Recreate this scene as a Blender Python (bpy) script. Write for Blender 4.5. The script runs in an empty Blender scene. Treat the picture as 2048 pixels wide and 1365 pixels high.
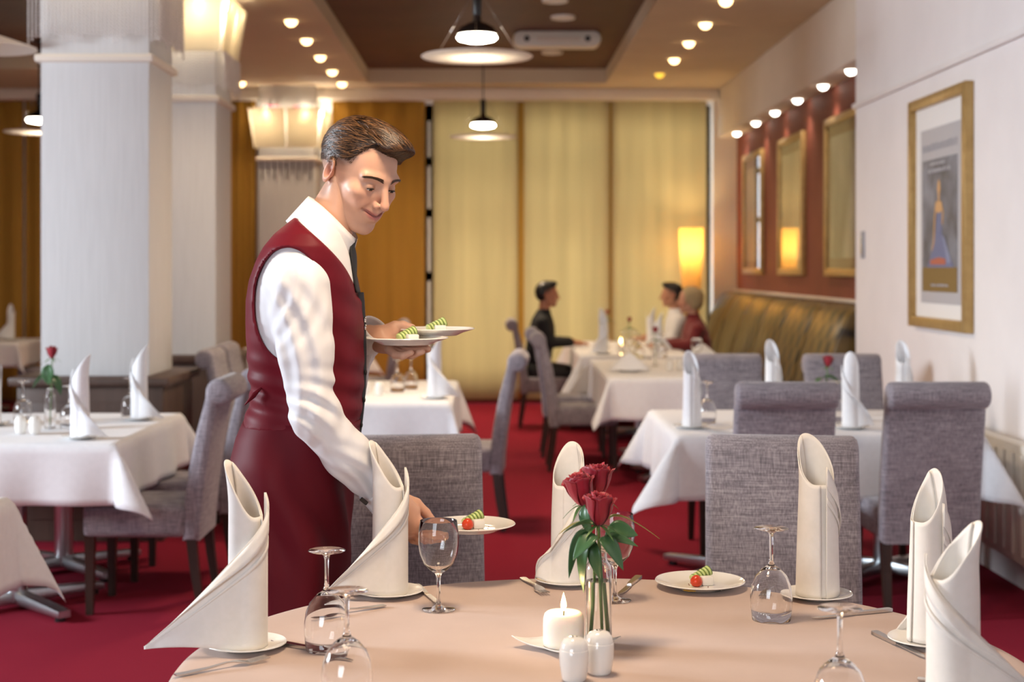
import bpy, bmesh, math, random
import numpy as np
from mathutils import Vector, Matrix

random.seed(7)
rng = np.random.default_rng(11)
PI = math.pi
scene = bpy.context.scene
COL = scene.collection

# ------------------------------------------------------------------ camera
FPX = 3000.0                     # focal length in pixels of the 2048 wide frame
EYE = 1.5
cam_d = bpy.data.cameras.new('camera')
cam_d.sensor_width = 36.0
cam_d.lens = FPX / 2048 * 36.0
cam_d.shift_x = (1024 - 985) / 2048
cam_d.shift_y = -(682.5 - 535) / 2048
cam_d.clip_end = 200
cam_d.dof.use_dof = True
cam_d.dof.focus_distance = 3.3
cam_d.dof.aperture_fstop = 3.6
cam = bpy.data.objects.new('camera', cam_d)
COL.objects.link(cam)
cam.location = (0, 0, EYE)
cam.rotation_euler = (PI / 2, 0, 0)
scene.camera = cam

# ------------------------------------------------------------------ world, lights, exposure
world = bpy.data.worlds.new('world')
scene.world = world
world.use_nodes = True
wn = world.node_tree
wn.nodes['Background'].inputs[0].default_value = (0.80, 0.90, 1.0, 1)
wn.nodes['Background'].inputs[1].default_value = 4.4

scene.view_settings.view_transform = 'Standard'
scene.view_settings.look = 'None'
scene.view_settings.gamma = 1.0
scene.view_settings.use_curve_mapping = False
scene.view_settings.exposure = 0.0


def area_light(name, loc, target, size, size_y, power, color, shape='RECTANGLE', spread=PI):
    d = bpy.data.lights.new(name, 'AREA')
    d.shape = shape
    d.size = size
    d.size_y = size_y
    d.energy = power
    d.color = color
    d.spread = spread
    o = bpy.data.objects.new(name, d)
    COL.objects.link(o)
    o.location = loc
    o.rotation_euler = (Vector(target) - Vector(loc)).to_track_quat('-Z', 'Y').to_euler()
    return o


DAY = (0.82, 0.91, 1.0)
WARM = (1.0, 0.74, 0.47)
# daylight falling through the windows of the left wall and of the wall behind the camera
area_light('daylight_window_left', (-7.0, 5.0, 2.45), (1.5, 5.0, 0.7), 2.2, 1.4, 285, DAY, spread=math.radians(120))
area_light('daylight_window_front', (-2.2, -3.35, 1.75), (0.0, 5.5, 0.7), 4.0, 2.2, 85, DAY, spread=math.radians(95))


def at(px, py, Y):
    """world point seen at a pixel of the 2048 x 1365 frame, Y metres ahead of the camera"""
    return Vector(((px - 985) * Y / FPX, Y, EYE - (py - 535) * Y / FPX))


# ------------------------------------------------------------------ materials
MATS = {}


def mat(name, color=(0.8, 0.8, 0.8), rough=0.5, metal=0.0, spec=0.5, trans=0.0, ior=1.45, emit=None,
        estr=0.0, sheen=0.0, sss=0.0, sssr=(0.01, 0.004, 0.002), coat=0.0, alpha=1.0):
    m = bpy.data.materials.new(name)
    m.use_nodes = True
    b = m.node_tree.nodes['Principled BSDF']
    b.inputs['Base Color'].default_value = (*color, 1)
    b.inputs['Roughness'].default_value = rough
    b.inputs['Metallic'].default_value = metal
    b.inputs['Specular IOR Level'].default_value = spec
    b.inputs['Transmission Weight'].default_value = trans
    b.inputs['IOR'].default_value = ior
    b.inputs['Sheen Weight'].default_value = sheen
    b.inputs['Coat Weight'].default_value = coat
    if sss:
        b.inputs['Subsurface Weight'].default_value = sss
        b.inputs['Subsurface Radius'].default_value = sssr
        b.inputs['Subsurface Scale'].default_value = 1.0
    if emit:
        b.inputs['Emission Color'].default_value = (*emit, 1)
        b.inputs['Emission Strength'].default_value = estr
    MATS[name] = m
    return m


class NT:
    """small node helper around one material"""

    def __init__(self, m):
        self.t = m.node_tree
        self.b = self.t.nodes['Principled BSDF']

    def n(self, kind, **kw):
        nd = self.t.nodes.new(kind)
        for k, v in kw.items():
            setattr(nd, k, v)
        return nd

    def l(self, a, b):
        self.t.links.new(a, b)

    def coords(self, scale=(1, 1, 1), kind='Object', rot=(0, 0, 0)):
        tc = self.n('ShaderNodeTexCoord')
        mp = self.n('ShaderNodeMapping')
        mp.inputs['Scale'].default_value = scale
        mp.inputs['Rotation'].default_value = rot
        self.l(tc.outputs[kind], mp.inputs['Vector'])
        return mp.outputs['Vector']

    def noise(self, vec, scale=5, detail=3, rough=0.5):
        nd = self.n('ShaderNodeTexNoise')
        nd.inputs['Scale'].default_value = scale
        nd.inputs['Detail'].default_value = detail
        nd.inputs['Roughness'].default_value = rough
        self.l(vec, nd.inputs['Vector'])
        return nd.outputs['Fac']

    def ramp(self, fac, stops):
        r = self.n('ShaderNodeValToRGB')
        el = r.color_ramp.elements
        while len(el) < len(stops):
            el.new(0.5)
        for e, (p, c) in zip(el, stops):
            e.position = p
            e.color = (*c, 1) if len(c) == 3 else c
        self.l(fac, r.inputs['Fac'])
        return r.outputs['Color']

    def math(self, op, a, b=None):
        nd = self.n('ShaderNodeMath', operation=op)
        for i, v in enumerate((a, b)):
            if v is None:
                continue
            if isinstance(v, (int, float)):
                nd.inputs[i].default_value = v
            else:
                self.l(v, nd.inputs[i])
        return nd.outputs[0]

    def bump(self, h, strength=0.3, dist=0.002):
        bp = self.n('ShaderNodeBump')
        bp.inputs['Strength'].default_value = strength
        bp.inputs['Distance'].default_value = dist
        self.l(h, bp.inputs['Height'])
        self.l(bp.outputs['Normal'], self.b.inputs['Normal'])

    def color(self, c):
        self.l(c, self.b.inputs['Base Color'])


def noisy(name, c0, c1, scale=20, rough=0.6, bump=0.1, dist=0.002, stretch=(1, 1, 1), detail=4, **kw):
    m = mat(name, c0, rough, **kw)
    t = NT(m)
    f = t.noise(t.coords(stretch), scale, detail)
    t.color(t.ramp(f, [(0.3, c0), (0.7, c1)]))
    if bump:
        t.bump(f, bump, dist)
    return m


def linen(name, c0, c1, c2):
    """cross-hatched slubby upholstery weave"""
    m = mat(name, c0, 0.9, sheen=0.25)
    t = NT(m)
    a = t.noise(t.coords((14, 14, 260)), 1.0, 3, 0.6)
    b = t.noise(t.coords((260, 260, 14)), 1.0, 3, 0.6)
    s = t.math('ADD', a, b)
    s = t.math('MULTIPLY', s, 0.5)
    g = t.noise(t.coords((1, 1, 1)), 6, 2)
    s2 = t.math('ADD', s, t.math('MULTIPLY', t.math('SUBTRACT', g, 0.5), 0.12))
    t.color(t.ramp(s2, [(0.36, c0), (0.5, c1), (0.64, c2)]))
    t.bump(s, 0.5, 0.002)
    return m


linen('chair_linen', (0.13, 0.115, 0.135), (0.25, 0.225, 0.255), (0.42, 0.385, 0.415))
noisy('plaster', (0.80, 0.755, 0.745), (0.84, 0.795, 0.785), 3, 0.75, 0.05)
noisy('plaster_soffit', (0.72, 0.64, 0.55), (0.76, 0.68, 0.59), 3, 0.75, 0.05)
noisy('pillar_paper', (0.58, 0.575, 0.575), (0.63, 0.625, 0.625), 60, 0.8, 0.1, 0.001, (1, 1, 0.05))
noisy('ceiling_paint', (0.56, 0.44, 0.31), (0.60, 0.48, 0.34), 2, 0.8, 0.03)
noisy('tray_brown', (0.085, 0.029, 0.013), (0.115, 0.04, 0.018), 2.5, 0.7, 0.03)
noisy('niche_red', (0.20, 0.048, 0.028), (0.24, 0.06, 0.035), 4, 0.65, 0.05)
noisy('carpet', (0.20, 0.010, 0.026), (0.32, 0.020, 0.042), 260, 0.95, 0.5, 0.004, spec=0.1)
noisy('dark_wood', (0.022, 0.010, 0.007), (0.05, 0.022, 0.014), 12, 0.4, 0.1, 0.001, (1, 1, 0.08))
noisy('plinth_wood', (0.06, 0.035, 0.026), (0.10, 0.06, 0.045), 10, 0.45, 0.1, 0.001, (1, 1, 0.1))
noisy('white_cloth', (0.80, 0.80, 0.82), (0.84, 0.84, 0.86), 40, 0.8, 0.08, 0.001, sheen=0.1)
noisy('taupe_cloth', (0.50, 0.375, 0.315), (0.535, 0.405, 0.345), 9, 0.75, 0.08, 0.001, sheen=0.15)
noisy('napkin_cloth', (0.80, 0.765, 0.71), (0.84, 0.80, 0.75), 60, 0.75, 0.06, 0.0008, sheen=0.15)
noisy('white_napkin', (0.83, 0.84, 0.87), (0.87, 0.88, 0.90), 60, 0.75, 0.06, 0.0008, sheen=0.15)
mat('porcelain', (0.84, 0.82, 0.78), 0.12, spec=0.6, coat=0.3)
mat('glass', (1, 1, 1), 0.0, trans=1.0, ior=1.45)
mat('water', (0.97, 1.0, 0.97), 0.0, trans=1.0, ior=1.33)
mat('steel', (0.62, 0.60, 0.58), 0.22, metal=1.0)
mat('chrome', (0.8, 0.8, 0.82), 0.12, metal=1.0)
mat('foot_steel', (0.55, 0.58, 0.60), 0.3, metal=1.0)
mat('black_metal', (0.012, 0.012, 0.013), 0.35)
mat('dark_lamp_metal', (0.05, 0.04, 0.035), 0.25, metal=0.8)
mat('white_plastic', (0.78, 0.74, 0.66), 0.4)
mat('dark_plastic', (0.05, 0.04, 0.035), 0.5)
noisy('gold_frame', (0.42, 0.27, 0.10), (0.52, 0.35, 0.14), 18, 0.35, 0.1, 0.001, metal=0.45)
mat('wax', (0.86, 0.82, 0.74), 0.45, sss=0.6, sssr=(0.02, 0.014, 0.008))
mat('flame', (1, 0.8, 0.4), 0.5, emit=(1.0, 0.66, 0.28), estr=22)
mat('wick', (0.02, 0.015, 0.01), 0.9)
mat('spot_glow', (1, 0.9, 0.7), 0.5, emit=(1.0, 0.66, 0.30), estr=7)
mat('niche_glow', (1, 1, 0.95), 0.5, emit=(1.0, 0.93, 0.80), estr=9)
mat('spot_yellow', (1, 0.8, 0.2), 0.5, emit=(1.0, 0.62, 0.05), estr=1.2)
mat('bulb_glow', (1, 0.95, 0.85), 0.5, emit=(1.0, 0.88, 0.70), estr=40)


def shade_cloth(name, c, trans=0.5, rough=0.8, stripes=0.0, col2=None):
    m = mat(name, c, rough)
    t = NT(m)
    tr = t.n('ShaderNodeBsdfTranslucent')
    mx = t.n('ShaderNodeMixShader')
    out = t.t.nodes['Material Output']
    mx.inputs[0].default_value = trans
    t.l(t.b.outputs[0], mx.inputs[1])
    t.l(tr.outputs[0], mx.inputs[2])
    t.l(mx.outputs[0], out.inputs['Surface'])
    f = t.noise(t.coords((6, 6, 0.25)), 1.6, 4)
    cc = t.ramp(f, [(0.3, tuple(x * (1 - stripes) for x in c)), (0.7, c)])
    t.color(cc)
    t.l(cc, tr.inputs['Color'])
    return m


shade_cloth('blind_cloth', (0.72, 0.60, 0.36), 0.55, stripes=0.12)
shade_cloth('unlit_blind_cloth', (0.52, 0.28, 0.04), 0.1, stripes=0.15)  # same fabric as the blinds, missing backlight put into a darker colour
shade_cloth('opal_disc', (0.90, 0.86, 0.80), 0.55)
shade_cloth('lamp_paper', (0.95, 0.78, 0.42), 0.6)
shade_cloth('opal_glass', (0.92, 0.86, 0.72), 0.5)

# window glass: mostly clear, lets the daylight straight through
m = mat('pane', (1, 1, 1), 0.02)
t = NT(m)
tr = t.n('ShaderNodeBsdfTransparent')
mx = t.n('ShaderNodeMixShader')
mx.inputs[0].default_value = 0.93
t.l(t.b.outputs[0], mx.inputs[1])
t.l(tr.outputs[0], mx.inputs[2])
t.l(mx.outputs[0], t.t.nodes['Material Output'].inputs['Surface'])


# ------------------------------------------------------------------ mesh helpers
def link(o, parent=None):
    COL.objects.link(o)
    if parent is not None:
        o.parent = parent
    return o


def mesh_from(verts, faces, smooth=True, auto=None):
    me = bpy.data.meshes.new('mesh')
    me.from_pydata([tuple(v) for v in verts], [], [tuple(f) for f in faces])
    me.validate()
    me.update()
    if smooth:
        me.polygons.foreach_set('use_smooth', [True] * len(me.polygons))
    if auto is not None:
        me.set_sharp_from_angle(angle=math.radians(auto))
    return me


def obj(name, me, m=None, parent=None, loc=None, rot=None):
    me.name = name
    o = bpy.data.objects.new(name, me)
    if m is not None and not me.materials:
        me.materials.append(MATS[m] if isinstance(m, str) else m)
    link(o, parent)
    if loc is not None:
        o.location = loc
    if rot is not None:
        o.rotation_euler = rot
    return o


def tag(o, label, cat, group=None):
    o['label'] = label
    o['category'] = cat
    if group:
        o['group'] = group
    return o


def struct(o):
    o['kind'] = 'structure'
    return o


def thing(name, label, cat, loc=(0, 0, 0), rz=0.0, group=None):
    o = bpy.data.objects.new(name, None)
    o.empty_display_size = 0.1
    COL.objects.link(o)
    o.location = loc
    o.rotation_euler = (0, 0, rz)
    return tag(o, label, cat, group)


def dup(root, loc=None, rz=None, label=None, group=None, scale=None):
    r = root.copy()
    COL.objects.link(r)
    if loc is not None:
        r.location = loc
    if rz is not None:
        r.rotation_euler = (root.rotation_euler[0], root.rotation_euler[1], rz)
    if label:
        r['label'] = label
    if group:
        r['group'] = group
    if scale:
        r.scale = (scale,) * 3
    for ch in list(root.children):
        c = ch.copy()
        COL.objects.link(c)
        c.parent = r
        for g in list(ch.children):
            d = g.copy()
            COL.objects.link(d)
            d.parent = c
    return r


def box_me(x0, x1, y0, y1, z0, z1, bevel=0.0, seg=2, taper=None, auto=35):
    bm = bmesh.new()
    vs = [bm.verts.new((x, y, z)) for z in (z0, z1) for y in (y0, y1) for x in (x0, x1)]
    for f in ((0, 2, 3, 1), (4, 5, 7, 6), (0, 1, 5, 4), (2, 6, 7, 3), (0, 4, 6, 2), (1, 3, 7, 5)):
        bm.faces.new([vs[i] for i in f])
    if taper:
        cx, cy = (x0 + x1) / 2, (y0 + y1) / 2
        for v in bm.verts:
            if abs(v.co.z - z0) < 1e-6:
                v.co.x = cx + (v.co.x - cx) * taper
                v.co.y = cy + (v.co.y - cy) * taper
    if bevel:
        bmesh.ops.bevel(bm, geom=list(bm.edges), offset=bevel, segments=seg, profile=0.5, affect='EDGES')
    me = bpy.data.meshes.new('mesh')
    bm.to_mesh(me)
    bm.free()
    me.polygons.foreach_set('use_smooth', [True] * len(me.polygons))
    me.set_sharp_from_angle(angle=math.radians(auto))
    return me


def box(name, x0, x1, y0, y1, z0, z1, m, parent=None, bevel=0.0, seg=2, taper=None):
    return obj(name, box_me(x0, x1, y0, y1, z0, z1, bevel, seg, taper), m, parent)


def lathe_me(prof, n=32, closed=False, auto=50):
    """profile of (r, z) turned around z"""
    vs, fs = [], []
    k = len(prof)
    for (r, z) in prof:
        for i in range(n):
            a = 2 * PI * i / n
            vs.append((r * math.cos(a), r * math.sin(a), z))
    rows = k if closed else k - 1
    for j in range(rows):
        j2 = (j + 1) % k
        for i in range(n):
            i2 = (i + 1) % n
            fs.append((j * n + i, j * n + i2, j2 * n + i2, j2 * n + i))
    if not closed:
        if prof[0][0] > 1e-6:
            fs.append(tuple(range(n))[::-1])
        if prof[-1][0] > 1e-6:
            fs.append(tuple((k - 1) * n + i for i in range(n)))
    me = mesh_from(vs, fs)
    bm = bmesh.new()
    bm.from_mesh(me)
    bmesh.ops.remove_doubles(bm, verts=bm.verts, dist=1e-6)
    bmesh.ops.recalc_face_normals(bm, faces=bm.faces)
    bm.to_mesh(me)
    bm.free()
    me.polygons.foreach_set('use_smooth', [True] * len(me.polygons))
    me.set_sharp_from_angle(angle=math.radians(auto))
    return me


def tube_data(path, radii, n=8, caps=True):
    P = [Vector(p) for p in path]
    vs, fs = [], []
    up = Vector((0, 0, 1))
    prev = None
    for i, p in enumerate(P):
        d = (P[min(i + 1, len(P) - 1)] - P[max(i - 1, 0)]).normalized()
        if prev is None:
            a = d.orthogonal().normalized()
        else:
            a = (prev - d * prev.dot(d)).normalized()
        prev = a
        b = d.cross(a)
        r = radii[i] if hasattr(radii, '__len__') else radii
        for k in range(n):
            t_ = 2 * PI * k / n
            vs.append(p + (a * math.cos(t_) + b * math.sin(t_)) * r)
    for i in range(len(P) - 1):
        for k in range(n):
            k2 = (k + 1) % n
            fs.append((i * n + k, i * n + k2, (i + 1) * n + k2, (i + 1) * n + k))
    if caps:
        fs.append(tuple(range(n))[::-1])
        fs.append(tuple((len(P) - 1) * n + k for k in range(n)))
    return vs, fs


def tube_me(path, radii, n=8, auto=None):
    return mesh_from(*tube_data(path, radii, n), auto=auto)


def extrude_me(poly, x0, x1, bevel=0.0, seg=2, auto=40):
    """closed (y, z) outline pulled along x"""
    bm = bmesh.new()
    a = [bm.verts.new((x0, y, z)) for y, z in poly]
    b = [bm.verts.new((x1, y, z)) for y, z in poly]
    n = len(poly)
    f0 = bm.faces.new(a)
    f1 = bm.faces.new(b[::-1])
    for i in range(n):
        bm.faces.new((a[i], b[i], b[(i + 1) % n], a[(i + 1) % n]))
    bmesh.ops.recalc_face_normals(bm, faces=bm.faces)
    if bevel:
        ed = [e for e in bm.edges if any(f in (f0, f1) for f in e.link_faces)]
        bmesh.ops.bevel(bm, geom=ed, offset=bevel, segments=seg, profile=0.5, affect='EDGES')
    me = bpy.data.meshes.new('mesh')
    bm.to_mesh(me)
    bm.free()
    me.polygons.foreach_set('use_smooth', [True] * len(me.polygons))
    me.set_sharp_from_angle(angle=math.radians(auto))
    return me


def grid_me(fn, nu, nv, thick=0.0, auto=None, wrap_u=False):
    """surface fn(u, v), u, v in 0..1; optional thickness along the normal"""
    vs = [Vector(fn(i / (nu - 1 if not wrap_u else nu), j / (nv - 1))) for j in range(nv) for i in range(nu)]
    fs = []
    for j in range(nv - 1):
        for i in range(nu if wrap_u else nu - 1):
            i2 = (i + 1) % nu
            fs.append((j * nu + i, j * nu + i2, (j + 1) * nu + i2, (j + 1) * nu + i))
    me = mesh_from(vs, fs)
    if thick:
        # second skin along the vertex normals, rims closed
        N = [v.normal.copy() for v in me.vertices]
        n = len(vs)
        vs2 = [v - q * thick for v, q in zip(vs, N)]
        rim = []
        for i in range(nu if wrap_u else nu - 1):
            i2 = (i + 1) % nu
            rim.append((i2, i, i + n, i2 + n))
            j = (nv - 1) * nu
            rim.append((j + i, j + i2, j + i2 + n, j + i + n))
        if not wrap_u:
            for j in range(nv - 1):
                p, q_ = j * nu, (j + 1) * nu
                rim.append((p, q_, q_ + n, p + n))
                p, q_ = j * nu + nu - 1, (j + 1) * nu + nu - 1
                rim.append((q_, p, p + n, q_ + n))
        me = mesh_from(vs + vs2, fs + [tuple(x + n for x in f[::-1]) for f in fs] + rim)
    me.polygons.foreach_set('use_smooth', [True] * len(me.polygons))
    if auto:
        me.set_sharp_from_angle(angle=math.radians(auto))
    return me


def join_data(parts):
    vs, fs = [], []
    for v, f in parts:
        o = len(vs)
        vs += [tuple(p) for p in v]
        fs += [tuple(i + o for i in q) for q in f]
    return vs, fs

# ================================================================== the room
XR = 2.47          # near right wall and soffit face
XN = 2.68          # red wall of the niche
YB = 16.6          # back wall
ZC = 3.45          # ceiling

struct(box('floor', -7.3, 2.95, -3.6, 16.9, -0.1, 0.0, 'carpet'))

# right wall: white block up to the niche, red niche wall beyond
w = struct(box('wall_right', XR, 2.95, -3.6, 10.2, 0.0, ZC, 'plaster'))
struct(box('wall_niche', XN, 2.95, 10.2, 16.9, 0.0, ZC, 'niche_red'))
struct(box('trim_1', XR - 0.028, XR, -3.6, 10.2, 2.575, 2.61, 'plaster', bevel=0.008))
struct(box('wall_soffit', XR, XN, 10.2, YB, 2.92, ZC, 'plaster_soffit', bevel=0.012))
# front and left wall (outside the view) with their windows
struct(box('wall_front', -7.3, 2.95, -3.75, -3.6, 0.0, ZC, 'plaster'))
struct(box('wall_left', -7.45, -7.3, -3.6, 16.9, 0.0, ZC, 'plaster'))
for k, (x0, x1, y0, y1) in enumerate([(-7.3, -7.24, 3.8, 6.2), (-4.2, -0.2, -3.6, -3.54)]):
    wdw = struct(box('window_%d' % (k + 1), x0, x1, y0, y1, 0.6, 3.2, 'white_plastic', bevel=0.01))

# back wall: solid left part, window front on the right part
wb = struct(box('wall_back', -7.3, -0.66, YB, 16.9, 0.0, ZC, 'plaster'))
box('beam', -0.66, 2.95, YB, 16.9, 3.3, ZC, 'plaster', wb)
box('side_strip', 2.42, 2.95, 16.45, 16.9, 0.0, ZC, 'plaster_soffit', wb)
box('sill', -0.66, 2.42, YB, 16.9, 0.0, 0.10, 'plaster', wb)
struct(box('trim_2', -7.3, XR, 16.32, YB, 3.33, ZC, 'plaster_soffit', bevel=0.02))
struct(box('baseboard_back', -7.3, 2.42, 16.575, YB, 0.0, 0.06, 'niche_red', bevel=0.006))
win = struct(bpy.data.objects.new('window_3', None))
COL.objects.link(win)
win.location = (0, 0, 0)
for x in (-0.66, 0.24, 1.27, 2.38):
    box('mullion', x - 0.035, x + 0.035, 16.68, 16.76, 0.1, 3.3, 'dark_plastic', win)
for z in (0.1, 2.0, 2.55, 3.24):
    box('transom', -0.66, 2.42, 16.69, 16.75, z, z + 0.06, 'dark_plastic', win)
for x0, x1 in ((-0.62, 0.2), (0.28, 1.23), (1.31, 2.34)):
    box('pane', x0, x1, 16.715, 16.725, 0.12, 3.28, 'pane', win)

# hanging fabric panels in front of the back wall, gently waved sheets
def drape_me(x0, x1, z0, z1, amp, waves, thick=0.004, flare=0.0):
    n = 60
    def fn(u, v):
        x = x0 + (x1 - x0) * u
        if flare:
            x += flare * (1 - v) * (u - 0.5) * 2
        y = amp * math.sin(u * waves * 2 * PI + 0.6) + amp * 0.4 * math.sin(u * waves * 5.1 + 1)
        return (x, y, z0 + (z1 - z0) * v)
    return grid_me(fn, n, 10, thick)

K = 16.5 / FPX
DR = [  # left px, right px, material, wave amp, waves, label
    (866, 1036, 'blind_cloth', 0.006, 2, 'pale yellow window blind directly behind the hanging lamp farther from the camera'),
    (1048, 1219, 'blind_cloth', 0.006, 2, 'pale yellow window blind behind the man in black'),
    (1224, 1413, 'blind_cloth', 0.006, 2, 'pale yellow window blind beside the tall glowing floor lamp'),
    (664, 850, 'unlit_blind_cloth', 0.018, 4, 'amber fabric panel behind the waiter\'s face'),
    (462, 512, 'unlit_blind_cloth', 0.016, 2, 'amber fabric panel between the second and third white pillar'),
    (-60, 46, 'unlit_blind_cloth', 0.018, 2, 'dark amber fabric panel at the far left edge behind the white-clothed table'),
    (50, 130, 'unlit_blind_cloth', 0.018, 2, 'dark amber fabric panel next to the nearest white pillar\'s left edge'),
    (240, 440, 'unlit_blind_cloth', 0.016, 4, 'amber fabric panel hidden mostly behind the two near pillars'),
]
for a, b, mm, amp, wv, lab in DR:
    o = obj('window_blind' if mm == 'blind_cloth' else 'fabric_panel',
            drape_me((a - 985) * K, (b - 985) * K, 0.05, 3.34, amp, wv), mm, loc=(0, 16.5, 0))
    tag(o, lab, 'blind' if mm == 'blind_cloth' else 'curtain', 'fabric panels along the back wall')
# narrow dark fold where two blinds overlap
for px, lab in ((1042, 'narrow olive overlap strip between two pale window blinds above the man in black'),
                (1221, 'narrow brown overlap strip between two pale window blinds right of the man in black')):
    tag(obj('blind_strip', drape_me((px - 9 - 985) * K, (px + 9 - 985) * K, 0.05, 3.34, 0.004, 1, flare=-0.02 if px < 1100 else 0), 'unlit_blind_cloth', loc=(0, 16.54, 0)),
        lab, 'blind', 'strips between the blinds')
# dark post with daylight slits left of the first blind
pst = thing('window_post', 'thin dark window post with bright daylight slits left of the pale blinds', 'window post', ((857 - 985) * K, 16.62, 0))
box('post_strip', -0.045, -0.015, -0.02, 0.02, 0.1, 3.3, 'dark_plastic', pst)
box('post_strip', 0.02, 0.05, -0.02, 0.02, 0.1, 3.3, 'dark_plastic', pst)
for z in (0.4, 1.35, 2.05, 2.62, 3.12):
    box('crossbar', -0.015, 0.02, -0.02, 0.02, z, z + (0.18 if z > 3 else 0.1), 'dark_plastic', pst)
for z0, z1 in ((0.5, 1.35), (1.45, 2.05), (2.15, 2.62), (2.72, 3.12)):
    box('pane', -0.015, 0.02, -0.004, 0.0, z0, z1, 'pane', pst)

# ceiling with two brown trays
TR = [(-1.315, 1.2, 3.0, 15.85), (-6.6, -3.0, 3.0, 14.7)]
ce = struct(bpy.data.objects.new('ceiling', None))
COL.objects.link(ce)
def cbox(n_, x0, x1, y0, y1, z0, z1, m_):
    return box(n_, x0, x1, y0, y1, z0, z1, m_, ce)
ZT = 3.60
for x0, x1, y0, y1 in ((1.2, 2.95, -3.6, 16.9), (-3.0, -1.315, -3.6, 16.9), (-7.3, -6.6, -3.6, 16.9),
                       (-1.315, 1.2, -3.6, 3.0), (-6.6, -3.0, -3.6, 3.0), (-1.315, 1.2, 15.85, 16.9), (-6.6, -3.0, 14.7, 16.9)):
    cbox('ceiling_board', x0, x1, y0, y1, ZC, ZT, 'ceiling_paint')
for x0, x1, y0, y1 in TR:
    cbox('tray_ceiling', x0 - 0.02, x1 + 0.02, y0 - 0.02, y1 + 0.02, ZT, ZT + 0.08, 'tray_brown')

# ------------------------------------------------------------------ pillars
def pillar(name, y0, label, z_plinth=0.9, xr=-1.9, xl=-2.5, plinth=True):
    t_ = thing(name, label, 'pillar', ((xl + xr) / 2, y0 + 0.3, 0), 0, 'white square pillars')
    h = (xr - xl) / 2
    box('shaft', -h, h, -0.3, 0.3, 0.0, ZC, 'pillar_paper', t_, bevel=0.006)
    box('collar', -h - 0.03, h + 0.03, -0.33, 0.33, 2.635, 2.68, 'plaster_soffit', t_, bevel=0.014, seg=3)
    if plinth:
        pl = box('plinth', -h - 0.1, h + 0.1, -0.4, 0.4, 0.0, z_plinth - 0.05, 'plinth_wood', t_, bevel=0.006)
        box('plinth_cap', -h - 0.14, h + 0.14, -0.44, 0.44, z_plinth - 0.05, z_plinth, 'plinth_wood', pl, bevel=0.012)
        box('panel_front', -h - 0.02, h + 0.02, -0.408, -0.398, 0.12, z_plinth - 0.14, 'plinth_wood', pl, bevel=0.004)
    return t_

p1 = pillar('pillar', 8.3, 'nearest white square pillar with bead fringe above the set table on the left')
p2 = pillar('pillar', 10.3, 'second white square pillar with glowing glass lamp panels at its top')
p3 = pillar('pillar', 16.05, 'farthest pillar against the back wall, with a lit glass crown behind the waiter\'s head', plinth=False)

mat('bead', (0.82, 0.78, 0.76), 0.15, spec=0.7, coat=0.4)
def bead_curtain(px0, px1, py, side, z0, z1, n, parent, seedv):
    """strings of small beads hung along one face: nobody could count them"""
    r_ = random.Random(seedv)
    parts = []
    for i in range(n):
        u = (i + 0.5) / n
        x, y = (px0 + (px1 - px0) * u, py) if side == 'f' else (py, px0 + (px1 - px0) * u)
        zz = z0 + 0.05 * abs(math.sin(u * PI * 3)) + r_.uniform(0, 0.02)
        z = z1
        while z > zz:
            r = 0.0065 + r_.uniform(0, 0.0015)
            vs = [(x + r, y, z), (x - r, y, z), (x, y + r, z), (x, y - r, z), (x, y, z + r * 1.5), (x, y, z - r * 1.5)]
            parts.append((vs, [(0, 2, 4), (2, 1, 4), (1, 3, 4), (3, 0, 4), (2, 0, 5), (1, 2, 5), (3, 1, 5), (0, 3, 5)]))
            z -= r * 2.6
    o = obj('bead_fringe', mesh_from(*join_data(parts)), 'bead', parent)
    o['kind'] = 'stuff'
    return o

bead_curtain(-0.36, 0.36, -0.36, 'f', 2.72, 3.42, 34, p1, 1)
bead_curtain(-0.34, 0.34, 0.36, 's', 2.72, 3.42, 32, p1, 2)
bead_curtain(-0.36, 0.36, -0.36, 'f', 2.70, 2.98, 30, p2, 3)
bead_curtain(-0.34, 0.34, 0.36, 's', 2.70, 2.98, 28, p2, 4)
# short fringe under the collar of the far pillar
for k in range(9):
    box('fringe_cord', -0.27 + k * 0.066, -0.262 + k * 0.066, -0.315, -0.305, 2.44 + 0.05 * (k % 2), 2.635, 'dark_plastic', p3)

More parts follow.
